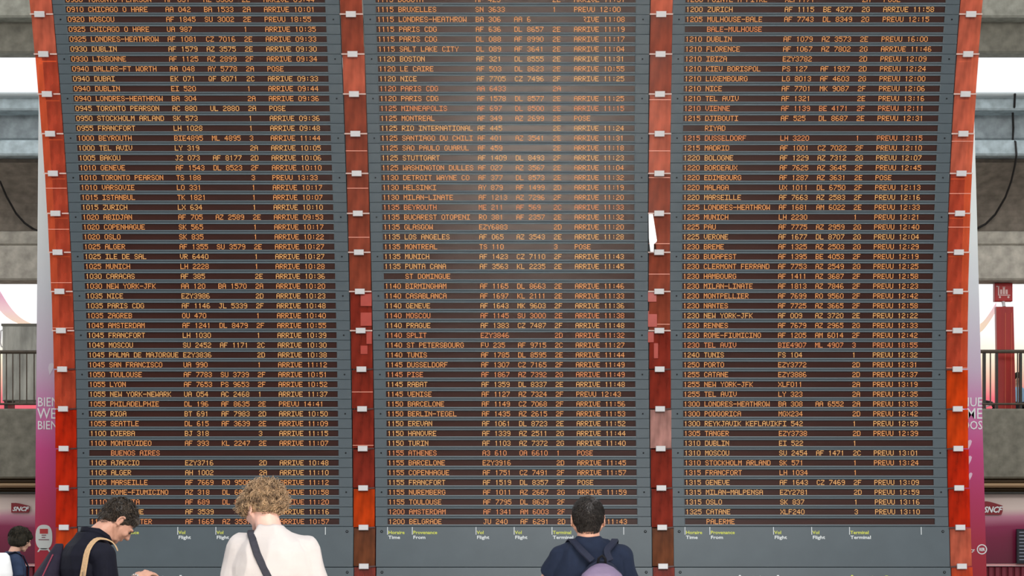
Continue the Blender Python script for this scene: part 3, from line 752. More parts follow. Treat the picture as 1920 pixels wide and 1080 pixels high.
# ------------------------------------------------------------------ people
I4 = Matrix.Identity(4)
class Blob(MB):
    def grid(s, rings, M=I4):
        n = len(s.v); k = len(rings[0])
        for r in rings: s.v += [tuple(M @ Vector(p)) for p in r]
        for i in range(len(rings)-1):
            for j in range(k):
                q = (j+1) % k; s.f.append((n+i*k+j, n+i*k+q, n+(i+1)*k+q, n+(i+1)*k+j))
        s.f.append(tuple(n+j for j in range(k))[::-1]); s.f.append(tuple(n+(len(rings)-1)*k+j for j in range(k))); return s
    def ell(s, c, r, M=I4, rot=None, n=14):
        R = Matrix.Translation(Vector(c)) @ (rot.to_matrix().to_4x4() if rot else I4)
        rings = []
        for i in range(1, n):
            a = PI*i/n; rings.append([tuple(R @ Vector((r[0]*math.sin(a)*math.cos(b), r[1]*math.sin(a)*math.sin(b), -r[2]*math.cos(a)))) for b in [2*PI*j/18 for j in range(18)]])
        return s.grid(rings, M)
    def cap(s, a, ra, b, rb, M=I4, flat=False, sx=1.0):
        a = Vector(a); b = Vector(b); d = (b-a).normalized(); u = d.orthogonal().normalized(); v = d.cross(u); rings = []
        L = []
        if not flat: L += [(a-d*ra*math.cos(t), ra*math.sin(t)) for t in (.25, .6, 1.0, 1.3)]
        L += [(a.lerp(b, t), ra+(rb-ra)*t) for t in (0, .5, 1)]
        if not flat: L += [(b+d*rb*math.cos(t), rb*math.sin(t)) for t in (1.3, 1.0, .6, .25)]
        for c, r in L: rings.append([tuple(c+(u*math.cos(t)+v*math.sin(t))*r) for t in [2*PI*j/16 for j in range(16)]])
        return s.grid(rings, M)
    def loft(s, secs, M=I4, pw=2.3):
        rings = []
        for cx, cy, z, rx, ry in secs:
            r = []
            for j in range(28):
                t = 2*PI*j/28; c = math.cos(t); q = math.sin(t)
                r.append((cx+rx*math.copysign(abs(c)**(2/pw), c), cy+ry*math.copysign(abs(q)**(2/pw), q), z))
            rings.append(r)
        return s.grid(rings, M)
    def remesh(s, name, m, parent, vox=.006, sm=3, disp=0.0, dscale=9, stretch=(1, 1, 1)):
        me = s.mesh(name+'_src'); t = D.objects.new('tmp', me); C.objects.link(t)
        rm = t.modifiers.new('r', 'REMESH'); rm.mode = 'VOXEL'; rm.voxel_size = vox; rm.use_smooth_shade = True
        if sm:
            k = t.modifiers.new('s', 'SMOOTH'); k.iterations = sm; k.factor = .5
        out = D.meshes.new_from_object(t.evaluated_get(bpy.context.evaluated_depsgraph_get())); out.name = name
        D.objects.remove(t); D.meshes.remove(me)
        if disp:
            n = len(out.vertices); co = np.empty(n*3); out.vertices.foreach_get('co', co); no = np.empty(n*3); out.vertex_normals.foreach_get('vector', no)
            co = co.reshape(-1, 3); no = no.reshape(-1, 3)
            h = np.array([mnoise.noise(Vector((p[0]*stretch[0], p[1]*stretch[1], p[2]*stretch[2]))*dscale) for p in co])
            h = 1-np.abs(h)*2.2
            co += no*(h*disp)[:, None]; out.vertices.foreach_set('co', co.ravel()); out.update()
        out.materials.clear(); o = link(name, out, m, parent, smooth=True); return o
def skin(name, rgb): return mat(name, rgb, .5, .10, 14, bump=.08, spec=.4, bscale=60)
def head_matrix(c, yaw, pitch, roll=0):
    return Matrix.Translation(Vector(c)) @ Matrix.Rotation(yaw, 4, 'Z') @ Matrix.Rotation(pitch, 4, 'X') @ Matrix.Rotation(roll, 4, 'Y')
def add_head(b, H, s=1.0):
    """skull, jaw, nose, lips, brow and ears; face towards +y, about 23 cm tall"""
    e = lambda c, r, rot=None: b.ell(Vector(c)*s, Vector(r)*s, H, rot)
    e((0, -.018, .028), (.074, .094, .084)); e((0, .028, -.02), (.064, .064, .080)); e((0, .012, -.045), (.060, .066, .062))
    e((0, .062, -.092), (.026, .024, .019)); e((0, .045, -.078), (.043, .038, .026))
    for k in (-1, 1):
        e((k*.036, .062, -.028), (.024, .022, .024)); e((k*.03, .078, .014), (.028, .012, .009))      # cheek, brow
        b.cap(Vector((k*.058, -.0, -.045))*s, .018*s, Vector((k*.032, .05, -.088))*s, .016*s, H)         # jaw line
        er = Matrix.Rotation(k*.35, 4, 'Z').to_euler()
        for i in range(10):                                                                             # ear rim
            t0 = -2.2+i*.43; t1 = t0+.43; f = lambda t: Vector((k*(.088), -.010-.017*math.cos(t), -.006+.028*math.sin(t)))*s
            b.cap(f(t0), .0052*s, f(t1), .0052*s, H)
        e((k*.078, -.006, -.008), (.0085, .012, .022)); e((k*.082, -.001, -.033), (.006, .009, .009))
    b.cap(Vector((0, .080, .010))*s, .009*s, Vector((0, .104, -.026))*s, .011*s, H); e((0, .102, -.031), (.013, .013, .010))
    for k in (-1, 1): e((k*.012, .094, -.034), (.009, .011, .008))
    e((0, .083, -.056), (.022, .012, .006)); e((0, .081, -.065), (.019, .012, .006))
def add_hand(b, Hm, s=1.0, side=1, curl=.7):
    """palm and five fingers; fingers run along +y, palm faces -z, thumb on the side*x edge"""
    b.ell((0, .045*s, 0), (.040*s, .050*s, .015*s), Hm); b.cap((0, -.03*s, 0), .026*s, (0, .02*s, 0), .026*s, Hm)
    for i, (x, L) in enumerate(((-.030, .066), (-.010, .076), (.010, .080), (.029, .072))):
        x *= -side; x = -x*-1
        p = Vector((x*s, .082*s, 0)); a = curl*.5
        for k, f in enumerate((.45, .32, .23)):
            q = p+Vector((0, math.cos(a), -math.sin(a)))*L*f*s; b.cap(p, (.0095-.001*k)*s, q, (.0088-.001*k)*s, Hm); p = q; a += curl*.6
    p = Vector((side*.034*s, .02*s, -.004)); q = p+Vector((side*.026, .026, -.008))*s; r = q+Vector((side*.008, .032, -.01))*s
    b.cap(p, .013*s, q, .0105*s, Hm); b.cap(q, .0105*s, r, .0085*s, Hm)
def along(a, b, up=(0, 0, 1)):
    """matrix placed at a, +y towards b"""
    a = Vector(a); y = (Vector(b)-a).normalized(); x = y.cross(Vector(up)).normalized(); z = x.cross(y)
    M = Matrix((x, y, z)).transposed().to_4x4(); M.translation = a; return M
def hair_locks(name, m, parent, H, n, length, rad, curl, ell, keep, flow, seg=6, lift=.25, seed=1, nseg=4):
    rnd = random.Random(seed); s = MB(); c0, r = Vector(ell[0]), Vector(ell[1]); cnt = 0
    while cnt < n:
        u = rnd.uniform(-1, 1); t = rnd.uniform(0, 2*PI); q = math.sqrt(1-u*u); d = Vector((q*math.cos(t), q*math.sin(t), u))
        p = c0+Vector((d.x*r.x, d.y*r.y, d.z*r.z))
        if not keep(p): continue
        cnt += 1; nn = Vector((d.x/r.x, d.y/r.y, d.z/r.z)).normalized(); f = Vector(flow(p)); f = f-nn*f.dot(nn)
        f = f.normalized() if f.length > 1e-5 else nn.orthogonal().normalized(); sd = nn.cross(f); ph = rnd.uniform(0, 2*PI); L = length*rnd.uniform(.6, 1.25); w = rnd.uniform(-.5, .5)*curl
        pts = []; lf = lift*rnd.uniform(.4, 1.5)
        for i in range(seg+1):
            k = i/seg
            pos = p+f*L*k*(1-.25*lf)+nn*(L*lf*math.sin(k*PI*.8)+.002)+sd*(w*L*k*k)
            pos += (sd*math.cos(ph+k*curl*5)+nn*math.sin(ph+k*curl*5))*L*.16*curl*min(1, k*2)
            pts.append(H @ pos)
        s.tube(pts, [rad*(1-.75*(i/seg)**2) for i in range(seg+1)], nseg)
    o = s.build(name, m, parent, smooth=True); return o
def hairmat(name, a, b, sc=90, rough=.45): return mat(name, a, rough, 0, sc, rgb2=b, detail=2, bump=.25, spec=.45)
def person(label, loc, rz): 
    o = empty('person', loc, rz); tag(o, label, 'person'); return o
def lower(o, b_body, h=1.0, trouser=None, shoe=None, waist=.98, hip=.165, vox=.009):
    """legs hidden by the frame but standing on the floor: legs in the body, trousers and shoes over them"""
    t = Blob(); z = waist*h
    t.loft([(0, 0, z, hip*.93, .115), (0, -.005, z-.1, hip, .125), (0, -.005, z-.19, hip*1.02, .125)])
    for k in (-1, 1):
        t.cap((k*.085, -.005, z-.16), .088, (k*.1, .01, z-.48), .066); t.cap((k*.1, .01, z-.48), .062, (k*.11, -.01, .07), .052, flat=True)
        b_body.cap((k*.085, 0, z-.1), .07, (k*.1, .01, z-.48), .052); b_body.cap((k*.1, .01, z-.48), .05, (k*.11, -.015, .07), .036)
    b_body.loft([(0, 0, z+.1, hip*.8, .09), (0, 0, z-.12, hip*.85, .10)])
    t.remesh('trousers', trouser, o, vox, 2, .003, 7)
    for k in (-1, 1):
        s = Blob(); s.ell((k*.115, .05, .045), (.047, .13, .045)); s.cap((k*.113, -.035, .045), .042, (k*.112, -.03, .11), .045); s.box(k*.115-.045, k*.115+.045, -.075, .17, 0, .022)
        s.remesh('shoe', shoe, o, .006, 2)
JEAN = mat('denim_trousers', (46, 54, 74), .8, .12, 30, bump=.2); BLACKT = mat('black_trousers', (34, 34, 38), .8, .1, 20)
SHOE = mat('shoe_leather', (60, 48, 42), .5); SNEAK = mat('pale_trainers', (190, 190, 186), .6)

# --- man with backpack in front of the middle board (seen from behind)
SC_ = 9.589/F
P1 = person('man in a navy t-shirt with cropped dark hair, seen from behind before the middle board', ((1102-960)*SC_, 9.589, 0), 0)
sk1 = skin('skin_tan', (198, 148, 126))
b = Blob(); H1 = head_matrix((.002, .02, 1.672), 0, .10); add_head(b, H1, .97)
b.cap((.003, -.012, 1.54), .062, (.003, -.004, 1.63), .056); b.loft([(0, 0, .95, .13, .08), (0, 0, 1.2, .14, .09), (0, 0, 1.42, .16, .09), (0, 0, 1.5, .12, .07), (0, -.005, 1.56, .06, .055)])
for sh, el, wr, hd in ((( -.145, 0, 1.468), (-.245, .10, 1.275), (-.11, .28, 1.30), (-.05, .34, 1.33)), ((.175, 0, 1.465), (.245, .03, 1.19), (.17, .23, 1.12), (.14, .3, 1.13))):
    b.cap(sh, .05, el, .038); b.cap(el, .04, wr, .026); add_hand(b, along(wr, hd), 1, 1 if sh[0] < 0 else -1, .9)
lower(P1, b, 1, JEAN, SNEAK); b.remesh('body', sk1, P1, .0055, 2)
navy = mat('navy_jersey', (26, 34, 52), .85, .12, 26, bump=.12)
s = Blob(); s.loft([(0, 0, .93, .168, .118), (0, 0, 1.1, .165, .115), (.005, 0, 1.28, .185, .122), (.015, -.005, 1.40, .192, .122), (.014, -.008, 1.46, .178, .11), (.012, -.008, 1.512, .148, .095), (.006, -.008, 1.546, .105, .08), (.003, -.01, 1.568, .068, .07), (.003, -.012, 1.580, .060, .065)])
s.cap((-.05, -.008, 1.508), .06, (-.132, 0, 1.470), .064); s.cap((.06, -.008, 1.512), .062, (.162, 0, 1.476), .066)
s.cap((-.132, 0, 1.466), .064, (-.186, .045, 1.388), .062, flat=True); s.cap((.166, 0, 1.470), .068, (.216, .012, 1.30), .062, flat=True)
s.ell((-.132, 0, 1.466), (.066, .066, .066)); s.ell((.164, 0, 1.470), (.069, .069, .069))
s.remesh('t_shirt', navy, P1, .0055, 3, .008, 11, (1, 1, .6))
hm = hairmat('hair_near_black', (16, 13, 12), (44, 36, 32), 120, .36)
c = Blob(); c.ell((0, -.020, .034), (.076, .096, .087), H1); c.ell((0, -.040, -.018), (.063, .060, .064), H1); 
hb = c.remesh('hair', hm, P1, .005, 2, .002, 30)
keep = lambda p: (p.z > -.02 or p.y < -.035) and p.z > -.055 and not (p.y > .055 and p.z < .05)
def whorl(p):
    q = p-Vector((.008, -.085, .075)); return (q.x-.5*q.z, q.y*.6, q.z-abs(.02)+.3*q.x)
hair_locks('hair_strands', hm, hb, H1, 2600, .022, .0013, .35, ((0, -.022, .028), (.076, .096, .088)), keep, whorl, 3, .22, 3, 3)
hair_locks('hair_strands', hm, hb, H1, 900, .016, .0012, .3, ((0, -.043, -.018), (.060, .061, .070)), lambda p: p.y < -.05 and p.z > -.078, lambda p: (0, 0, -1), 3, .15, 4, 3)
# backpack: a thing of its own
K = empty('backpack', (P1.location.x+.063, 9.589-.215, 1.02)); tag(K, 'lilac backpack with dark straps worn by the man before the middle board', 'backpack')
lil = mat('lilac_nylon', (106, 91, 118), .6, .06, 20, bump=.1); dkn = mat('dark_nylon', (30, 34, 50), .7, .1, 40, bump=.15)
s = Blob(); s.loft([(0, .0, 0, .13, .06), (0, 0, .04, .15, .08), (0, 0, .2, .155, .085), (0, .005, .31, .132, .078), (0, .012, .375, .098, .065), (0, .02, .410, .058, .045), (0, .03, .428, .02, .025)], pw=2.6)
s.remesh('bag_body', lil, K, .006, 3, .0015, 8)
s = Blob(); s.loft([(0, .055, .02, .142, .045), (0, .055, .3, .142, .045), (0, .06, .38, .1, .045), (0, .065, .425, .06, .04), (0, .07, .447, .025, .03)], pw=2.6); s.remesh('back_panel', dkn, K, .006, 3)
s = MB(); pts = [(.135*math.cos(t), -.052+.03*math.sin(t), .26+.135*math.sin(t)) for t in [PI*i/16 for i in range(17)]]; s.tube(pts, [.0035]*17, 6); s.build('zip', dkn, K)
s = MB(); s.tube([(-.02, .03, .425), (-.016, .01, .455), (0, .003, .468), (.016, .01, .455), (.02, .03, .425)], [.007]*5, 6); s.build('haul_loop', mat('black_webbing', (20, 20, 24), .8), K)
for k, px_ in ((-1, None), (1, None)):
    o1 = [(k*.045, .055, .44), (-.095 if k < 0 else .028, .085, .49) , (-.128 if k < 0 else .06, .125, .527), (-.150 if k < 0 else .075, .19, .545), (-.17 if k < 0 else .075, .28, .50), (-.19 if k < 0 else .06, .325, .40), (-.16 if k < 0 else .06, .34, .25), (-.10 if k < 0 else .1, .30, .1)]
    nr = [(0, -1, .3), (0, -1, .6), (0, -.6, 1), (0, 0, 1), (0, .8, .8), (0, 1, 0), (0, 1, 0), (0, 1, -.2)]
    P = [Vector(q) for q in o1]
    # resample smoothly
    Q = []; N = []
    for i in range(len(P)-1):
        p0 = P[max(i-1, 0)]; p1 = P[i]; p2 = P[i+1]; p3 = P[min(i+2, len(P)-1)]
        for t in (0, .25, .5, .75):
            Q.append(.5*((2*p1)+(p2-p0)*t+(2*p0-5*p1+4*p2-p3)*t*t+(3*p1-p0-3*p2+p3)*t**3)); N.append(Vector(nr[i]).lerp(Vector(nr[i+1]), t))
    s = MB(); s.ribbon(Q, N, .038, .008); s.build('shoulder_strap', dkn, K)

# --- curly fair-haired man in front of the left board (seen from behind, bowing to the left)
SC_ = 9.0/F
P2 = person('man with curly fair hair and a white t-shirt, seen from behind looking down', ((510-960)*SC_, 9.0, 0), 0)
sk2 = skin('skin_fair', (224, 178, 162)); whi = mat('white_cotton', (190, 183, 181), .85, .02, 20, bump=.10)
b = Blob(); H2 = head_matrix((-.052, .06, 1.722), .75, -.42, .05); add_head(b, H2, 1.0)
b.cap((-.005, -.012, 1.59), .066, (-.035, .025, 1.70), .056); b.loft([(0, 0, 1.0, .13, .08), (0, 0, 1.25, .15, .09), (0, 0, 1.48, .16, .09), (0, 0, 1.56, .12, .07), (0, -.005, 1.62, .06, .055)])
for sh, el, wr, hd in (((-.165, 0, 1.52), (-.235, .02, 1.24), (-.10, .24, 1.2), (-.04, .31, 1.22)), ((.17, 0, 1.52), (.24, .01, 1.24), (.13, .22, 1.18), (.07, .29, 1.2))):
    b.cap(sh, .05, el, .038); b.cap(el, .04, wr, .026); add_hand(b, along(wr, hd), 1.02, 1 if sh[0] < 0 else -1, .9)
lower(P2, b, 1.06, BLACKT, SNEAK); b.remesh('body', sk2, P2, .0055, 2)
s = Blob(); s.loft([(0, 0, .98, .17, .12), (0, 0, 1.15, .168, .118), (0, 0, 1.32, .195, .124), (0, -.005, 1.44, .205, .124), (.004, -.01, 1.51, .188, .115), (.004, -.012, 1.555, .152, .10), (0, -.012, 1.59, .105, .085), (-.004, -.012, 1.618, .073, .073), (-.006, -.012, 1.636, .062, .066)])
s.cap((-.06, -.008, 1.548), .064, (-.142, 0, 1.528), .070); s.cap((.06, -.008, 1.54), .064, (.155, 0, 1.517), .072)
s.cap((-.142, 0, 1.525), .072, (-.192, .008, 1.30), .072, flat=True); s.cap((.158, 0, 1.515), .073, (.21, .008, 1.30), .072, flat=True)
s.remesh('t_shirt', whi, P2, .0055, 3, .009, 8, (1.2, 1, .5))
hm2 = hairmat('hair_fair_curls', (78, 58, 42), (190, 158, 122), 38, .5)
c = Blob(); c.ell((0, -.026, .034), (.088, .098, .084), H2); c.ell((0, -.052, .0), (.080, .066, .055), H2); c.ell((0, .062, .050), (.066, .040, .036), H2)
hb = c.remesh('hair', hm2, P2, .005, 1, .010, 24)
hair_locks('hair_curls', hm2, hb, H2, 2600, .036, .0021, 1.1, ((0, -.026, .026), (.090, .100, .090)), lambda p: (p.z > .01 or p.y < -.05) and p.z > -.055 and not (p.y > .075 and p.z < .03), lambda p: (p.x*.6, p.y*.4-.01, .02-p.z*.25-.06), 8, .45, 5, 4)
hair_locks('hair_curls', hm2, hb, H2, 420, .036, .0022, 1.2, ((0, .045, .045), (.078, .066, .050)), lambda p: p.y > .05 and p.z > .015, lambda p: (p.x*.5, 1, -.6), 8, .5, 6, 4)
# shoulder bag with a dark strap
K = empty('shoulder_bag', (P2.location.x+.2, 9.0-.08, .92)); tag(K, 'dark shoulder bag whose charcoal strap crosses the back of the white t-shirt', 'bag')
char = mat('charcoal_webbing', (52, 52, 60), .75, .12, 60, bump=.2); charb = mat('charcoal_canvas', (40, 41, 48), .8, .1, 30)
s = Blob(); s.loft([(0, 0, -.14, .07, .14), (0, 0, .0, .08, .17), (0, 0, .16, .07, .16), (0, 0, .18, .06, .15)], pw=4); s.remesh('bag_body', charb, K, .007, 2)
s = MB(); s.bev(.06, .09, -.15, .15, .0, .18, .01); s.build('flap', charb, K)
P = [(-.315, .19, .60), (-.305, .125, .668), (-.300, .07, .690), (-.292, .01, .682), (-.275, -.030, .640), (-.253, -.050, .58), (-.215, -.056, .50), (-.165, -.056, .40), (-.08, -.056, .25), (-.01, -.05, .12), (.03, -.02, .02)]
Nn = [(0, 1, .2), (0, .7, .7), (0, 0, 1), (0, -.6, .8), (0, -1, .4), (0, -1, .2), (0, -1, 0), (0, -1, 0), (0, -1, 0), (0, -1, 0), (1, -1, 0)]
s = MB(); s.ribbon(P, Nn, .036, .006); s.build('strap', char, K)

# --- dark-haired man reading his phone, in profile, before the left board
SC_ = 10.6/F; RZ = -math.radians(66)
P3 = person('man in profile with short dark hair and dark shirt, head bowed over his phone', ((168-960)*SC_, 10.6, 0), RZ)
b = Blob(); H3 = head_matrix((0, .170, 1.668), 0, -.88, 0); add_head(b, H3, 1.02)
b.cap((0, .015, 1.55), .070, (0, .115, 1.645), .060); b.cap((0, .04, 1.55), .055, (0, .15, 1.62), .048); b.loft([(0, 0, .95, .13, .08), (0, 0, 1.2, .14, .09), (0, -.01, 1.42, .16, .09), (0, 0, 1.5, .13, .07), (0, .01, 1.57, .06, .055)])
for sh, el, wr, hd in (((-.175, .02, 1.47), (-.21, .06, 1.21), (-.04, .285, 1.33), (-.012, .37, 1.36)), ((.175, .02, 1.47), (.21, .05, 1.20), (.075, .26, 1.345), (.035, .335, 1.378))):
    b.cap(sh, .05, el, .038); b.cap(el, .04, wr, .027); add_hand(b, along(wr, hd, (-.5 if sh[0] < 0 else .5, -.3, .8)), 1.0, 1 if sh[0] < 0 else -1, 1.0)
lower(P3, b, 1, JEAN, SHOE); b.remesh('body', sk1, P3, .005, 2)
for k in (-1, 1):
    e = Blob(); e.ell((k*.031, .080, -.002), (.012, .010, .010), H3 @ Matrix.Scale(1.02, 4)); e.remesh('eye', mat('eye_dark', (60, 44, 40), .25), P3, .003, 0)
    e = Blob(); e.cap((k*.014, .094, .018), .0035, (k*.045, .084, .018), .003, H3 @ Matrix.Scale(1.02, 4)); e.remesh('eyebrow', mat('brow_hair', (60, 46, 38), .6), P3, .0025, 0)
e = Blob(); e.ell((0, .040, -.073), (.049, .045, .035), H3 @ Matrix.Scale(1.02, 4)); 
dn = mat('dark_navy_shirt', (17, 18, 30), .75, .15, 24, bump=.15)
s = Blob(); s.loft([(0, 0, .93, .17, .125), (0, 0, 1.1, .168, .13), (0, -.012, 1.28, .19, .145), (0, -.018, 1.40, .205, .15), (0, -.012, 1.475, .195, .14), (0, -.005, 1.53, .155, .12), (0, .006, 1.575, .105, .09), (0, .012, 1.605, .078, .076)])
s.cap((-.06, 0, 1.50), .065, (-.165, .015, 1.475), .070); s.cap((.06, 0, 1.50), .065, (.165, .015, 1.475), .072)
s.cap((-.170, .02, 1.47), .074, (-.21, .06, 1.21), .062); s.cap((.172, .04, 1.47), .074, (.212, .065, 1.20), .064)
s.cap((-.21, .06, 1.21), .060, (-.09, .215, 1.29), .048, flat=True); s.cap((.212, .055, 1.20), .060, (.125, .18, 1.285), .050, flat=True)
s.remesh('shirt', dn, P3, .0055, 3, .006, 8, (1, 1, .6))
# collar standing round the neck
s = Blob(); n = 26; rings = []
for rr, zz, ys in ((.074, 1.585, 0), (.080, 1.625, .0), (.086, 1.628, 0), (.094, 1.592, 0)):
    rings.append([(rr*.92*math.cos(2*PI*j/n), .040+rr*1.0*math.sin(2*PI*j/n), zz-.055*max(0, math.sin(2*PI*j/n))+.012*max(0, -math.sin(2*PI*j/n))) for j in range(n)])
v0 = []
for r in rings: s.v += r
for i in range(4):
    for j in range(n): s.f.append((i*n+j, i*n+(j+1) % n, ((i+1) % 4)*n+(j+1) % n, ((i+1) % 4)*n+j))
s.build('collar', dn, P3, smooth=True)
hm3 = hairmat('hair_dark_brown', (26, 20, 16), (70, 58, 46), 60, .45)
c = Blob(); c.ell((0, -.024, .032), (.080, .097, .086), H3); c.ell((0, -.058, -.018), (.064, .046, .056), H3); c.ell((0, .050, .064), (.056, .032, .030), H3)
hb = c.remesh('hair', hm3, P3, .005, 1, .006, 26)
hair_locks('hair_strands', hm3, hb, H3, 1700, .024, .0019, .8, ((0, -.024, .028), (.080, .098, .088)), lambda p: p.z > -.06 and (p.z > .035 or p.y < -.035) and not (p.y > .06 and p.z < .05), lambda p: (p.x*.5, .35, -.25), 5, .35, 8, 3)
hair_locks('hair_strands', hm3, hb, H3, 260, .022, .0018, .5, ((0, -.045, -.02), (.072, .070, .070)), lambda p: p.y < -.05 and p.z > -.08, lambda p: (0, -.1, -1), 4, .2, 9, 3)
b = Blob(); wrp = Vector((.083, .25, 1.338)); dr = (Vector((.075, .26, 1.345))-Vector((.21, .05, 1.20))).normalized()
for q in range(14):
    a0 = 2*PI*q/14; u = dr.orthogonal().normalized(); v = dr.cross(u); c_ = wrp+(u*math.cos(a0)+v*math.sin(a0))*.031; b.ell(c_, (.007, .007, .007), n=6)
b.build('bracelet', mat('bracelet_grey', (190, 186, 184), .3, metal=.4), P3)
# phone, held
R3 = Matrix.Translation(P3.location) @ Matrix.Rotation(RZ, 4, 'Z')
pp = R3 @ Vector((.005, .350, 1.352)); K = empty('phone', pp, RZ); tag(K, 'small dark phone in the hands of the man in profile', 'phone')
K.rotation_euler = (-.15, 0, RZ)
MB().bev(-.036, .036, -.070, .070, -.005, .005, .003).build('phone_case', mat('phone_black', (24, 24, 28), .3), K)
MB().box(-.032, .032, -.062, .062, .005, .0062).build('screen', mat('phone_screen', (40, 44, 54), .1), K)
# messenger bag on his back with tan strap
K = empty('messenger_bag', R3 @ Vector((-.10, -.20, 1.18)), RZ); tag(K, 'dark messenger bag with tan strap and pink piping, worn by the man in profile', 'bag')
bagm = mat('bag_canvas', (36, 32, 46), .8, .12, 30, bump=.2); tan = mat('tan_webbing', (186, 154, 118), .75, .10, 90, bump=.25)
s = Blob(); s.loft([(0, -.06, -.25, .15, .10), (0, -.06, -.1, .16, .11), (0, -.05, .08, .15, .09), (0, -.015, .20, .12, .06), (0, .03, .31, .06, .035), (0, .05, .36, .02, .02)], pw=3); s.remesh('bag_body', bagm, K, .006, 3, .003, 7)
s = MB(); s.tube([(.13, -.11, -.2), (.14, -.12, 0), (.13, -.095, .12), (.105, -.045, .22), (.07, .0, .30)], [.004]*5, 6); s.build('piping', mat('pink_piping', (132, 40, 62), .6), K)
def loc3(p): return Vector(p)-Vector((-.10, -.20, 1.18))
P = [(.132, .128, 1.50), (.130, .118, 1.525), (.132, .095, 1.550), (.138, .055, 1.566), (.160, .002, 1.562), (.203, -.050, 1.505), (.228, -.075, 1.41), (.228, -.095, 1.32), (.20, -.16, 1.18), (.05, -.20, 1.05)]
Nn = [(.2, 1, 0), (.2, .8, .6), (.1, .3, 1), (.2, -.1, 1), (.4, -.5, .8), (.6, -.8, .35), (.7, -.8, .1), (.7, -.8, 0), (.5, -1, 0), (.2, -1, 0)]
Q = []; N = []
PV = [loc3(q) for q in P]
for i in range(len(PV)-1):
    p0 = PV[max(i-1, 0)]; p1 = PV[i]; p2 = PV[i+1]; p3 = PV[min(i+2, len(PV)-1)]
    for t in (0, .33, .66):
        Q.append(.5*((2*p1)+(p2-p0)*t+(2*p0-5*p1+4*p2-p3)*t*t+(3*p1-p0-3*p2+p3)*t**3)); N.append(Vector(Nn[i]).lerp(Vector(Nn[i+1]), t))
s = MB(); s.ribbon(Q, N, .038, .007); s.build('strap', tan, K)
q = loc3((.232, -.082, 1.375)); s = MB(); s.bev(q.x-.026, q.x+.026, q.y-.006, q.y+.004, q.z-.014, q.z+.014, .003); s.build('buckle', mat('tan_buckle', (150, 124, 96), .4), K)

# --- woman at the far left edge, in profile
SC_ = 17.5/F; RZ4 = -math.radians(62)
P4 = person('woman with short dark bob and navy top, in profile at the left edge', ((24-960)*SC_, 17.5, 0), RZ4)
sk4 = skin('skin_warm', (206, 160, 138))
b = Blob(); H4 = head_matrix((0, .075, 1.545), 0, -.35, 0); add_head(b, H4, .95)
b.cap((0, -.01, 1.38), .052, (0, .045, 1.50), .046); b.loft([(0, 0, .85, .12, .08), (0, 0, 1.1, .12, .08), (0, 0, 1.28, .13, .08), (0, 0, 1.37, .1, .06), (0, 0, 1.42, .05, .05)])
for k in (-1, 1):
    b.cap((k*.14, 0, 1.34), .042, (k*.18, .03, 1.08), .034); b.cap((k*.18, .03, 1.08), .034, (k*.12, .22, 1.05), .022); add_hand(b, along((k*.12, .22, 1.05), (k*.09, .3, 1.05)), .9, -k, .8)
lower(P4, b, .9, JEAN, SNEAK, hip=.16); b.remesh('body', sk4, P4, .007, 2)
s = Blob(); s.loft([(0, 0, .85, .155, .11), (0, 0, 1.0, .14, .105), (0, .005, 1.15, .155, .12), (0, 0, 1.28, .17, .115), (0, -.003, 1.345, .155, .10), (0, -.005, 1.39, .11, .08), (0, -.005, 1.43, .066, .064)])
for k in (-1, 1): s.cap((k*.05, 0, 1.375), .05, (k*.135, 0, 1.345), .055); s.cap((k*.138, 0, 1.34), .057, (k*.165, .015, 1.2), .052, flat=True)
s.remesh('top', mat('slate_navy_top', (48, 60, 84), .8, .12, 20), P4, .007, 3, .004, 8)
hm4 = hairmat('hair_black_bob', (22, 22, 18), (50, 44, 34), 60, .7)
c = Blob(); c.ell((0, -.014, .030), (.087, .104, .090), H4); c.ell((0, -.035, -.025), (.086, .080, .072), H4); c.ell((0, .05, .045), (.07, .05, .035), H4)
for k in (-1, 1): c.ell((k*.078, -.002, -.010), (.024, .046, .062), H4)
hb = c.remesh('hair', hm4, P4, .006, 2, .003, 20)
hair_locks('hair_strands', hm4, hb, H4, 260, .035, .003, .2, ((0, -.014, .02), (.088, .106, .096)), lambda p: p.z > -.04 and p.y < .06, lambda p: (p.x*.3, .1, -1), 5, .1, 14, 3)
K = empty('backpack', (Matrix.Translation(P4.location) @ Matrix.Rotation(RZ4, 4, 'Z')) @ Vector((.15, -.165, .98)), RZ4); tag(K, 'white rounded backpack on the woman at the far left edge', 'backpack')
wb = mat('white_bag_fabric', (246, 246, 246), .7)
s = Blob(); s.loft([(0, 0, 0, .14, .08), (0, 0, .05, .165, .11), (0, 0, .25, .165, .12), (0, .0, .35, .145, .105), (0, .015, .41, .105, .08), (0, .03, .44, .05, .04)], pw=2.6); s.remesh('bag_body', wb, K, .008, 3)
for k in (-1, 1):
    s = MB(); s.ribbon([(k*.09-.15, .10, .43), (k*.09-.15, .165, .445), (k*.09-.15, .24, .405), (k*.1-.15, .285, .30), (k*.12-.15, .275, .12)], [(0, -.4, 1), (0, 0, 1), (0, .6, .8), (0, 1, .2), (0, 1, 0)], .04, .008); s.build('shoulder_strap', dkn, K)

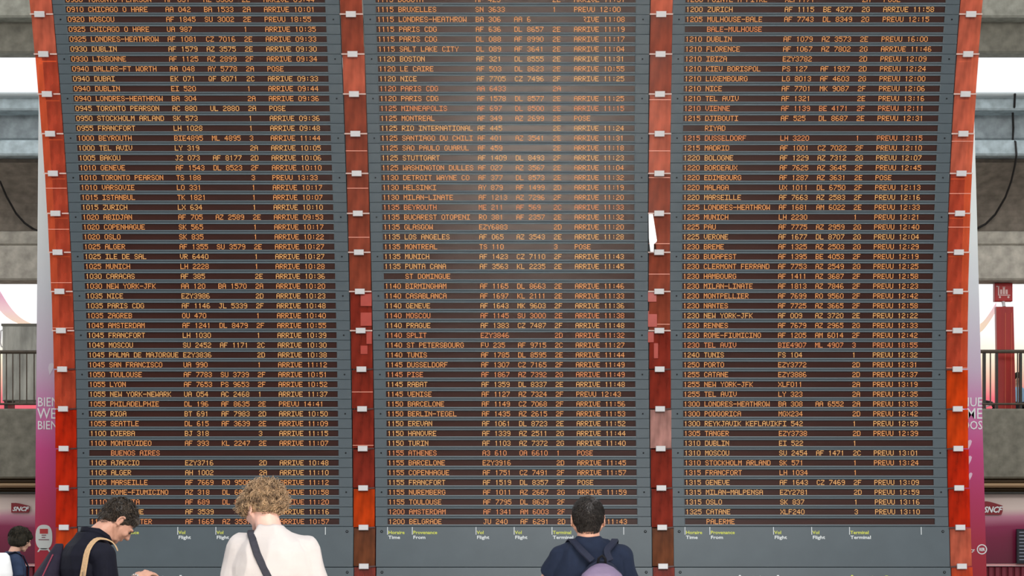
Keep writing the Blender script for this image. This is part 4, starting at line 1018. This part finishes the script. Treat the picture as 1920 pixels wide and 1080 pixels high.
# --- small seated figure far behind the right railing
BZ = at(0, 766, 30).z
bn = empty('bench', (at(1907, 0, 36).x, 36.1, BZ)); tag(bn, 'low grey bench behind the railing at the right edge', 'bench')
MB().bev(-.5, .5, -.2, .2, .34, .38, .01).build('seat', M_CASE, bn)
for k in (-.4, .4): MB().box(k-.03, k+.03, -.15, .15, 0, .34).build('leg', M_STEEL, bn)
P5 = person('small distant person in a light blue shirt seated behind the right railing', (at(1907, 0, 36).x, 36.0, BZ), PI)
b = Blob(); H5 = head_matrix((0, .05, .98), 0, -.2); add_head(b, H5, .95); b.cap((0, 0, .80), .05, (0, .03, .92), .048); b.loft([(0, 0, .40, .13, .09), (0, 0, .6, .14, .09), (0, 0, .76, .14, .08), (0, 0, .83, .06, .05)])
for k in (-1, 1):
    b.cap((k*.16, 0, .76), .042, (k*.19, .05, .52), .034); b.cap((k*.19, .05, .52), .034, (k*.1, .22, .48), .024); add_hand(b, along((k*.1, .22, .48), (k*.07, .3, .46)), .9, -k, .8)
    b.cap((k*.08, .02, .44), .06, (k*.1, .32, .44), .05); b.cap((k*.1, .32, .44), .045, (k*.1, .36, .08), .035)
b.remesh('body', sk4, P5, .01, 1)
c = Blob(); c.ell((0, -.014, .030), (.084, .10, .09), H5); c.remesh('hair', hm4, P5, .008, 1)
c = Blob(); c.loft([(0, 0, .39, .16, .11), (0, 0, .6, .165, .115), (0, 0, .75, .17, .10), (0, 0, .81, .10, .08)])
for k in (-1, 1): c.cap((k*.14, 0, .76), .055, (k*.185, .04, .58), .05, flat=True)
c.remesh('shirt', mat('light_blue_cotton', (150, 186, 214), .8), P5, .009, 1)
c = Blob()
for k in (-1, 1): c.cap((k*.08, .0, .455), .075, (k*.1, .33, .45), .062); c.cap((k*.1, .33, .45), .06, (k*.1, .36, .1), .05, flat=True)
c.remesh('trousers', BLACKT, P5, .009, 1)
for k in (-1, 1):
    c = Blob(); c.ell((k*.1, .41, .045), (.045, .12, .045)); c.remesh('shoe', SHOE, P5, .008, 1)
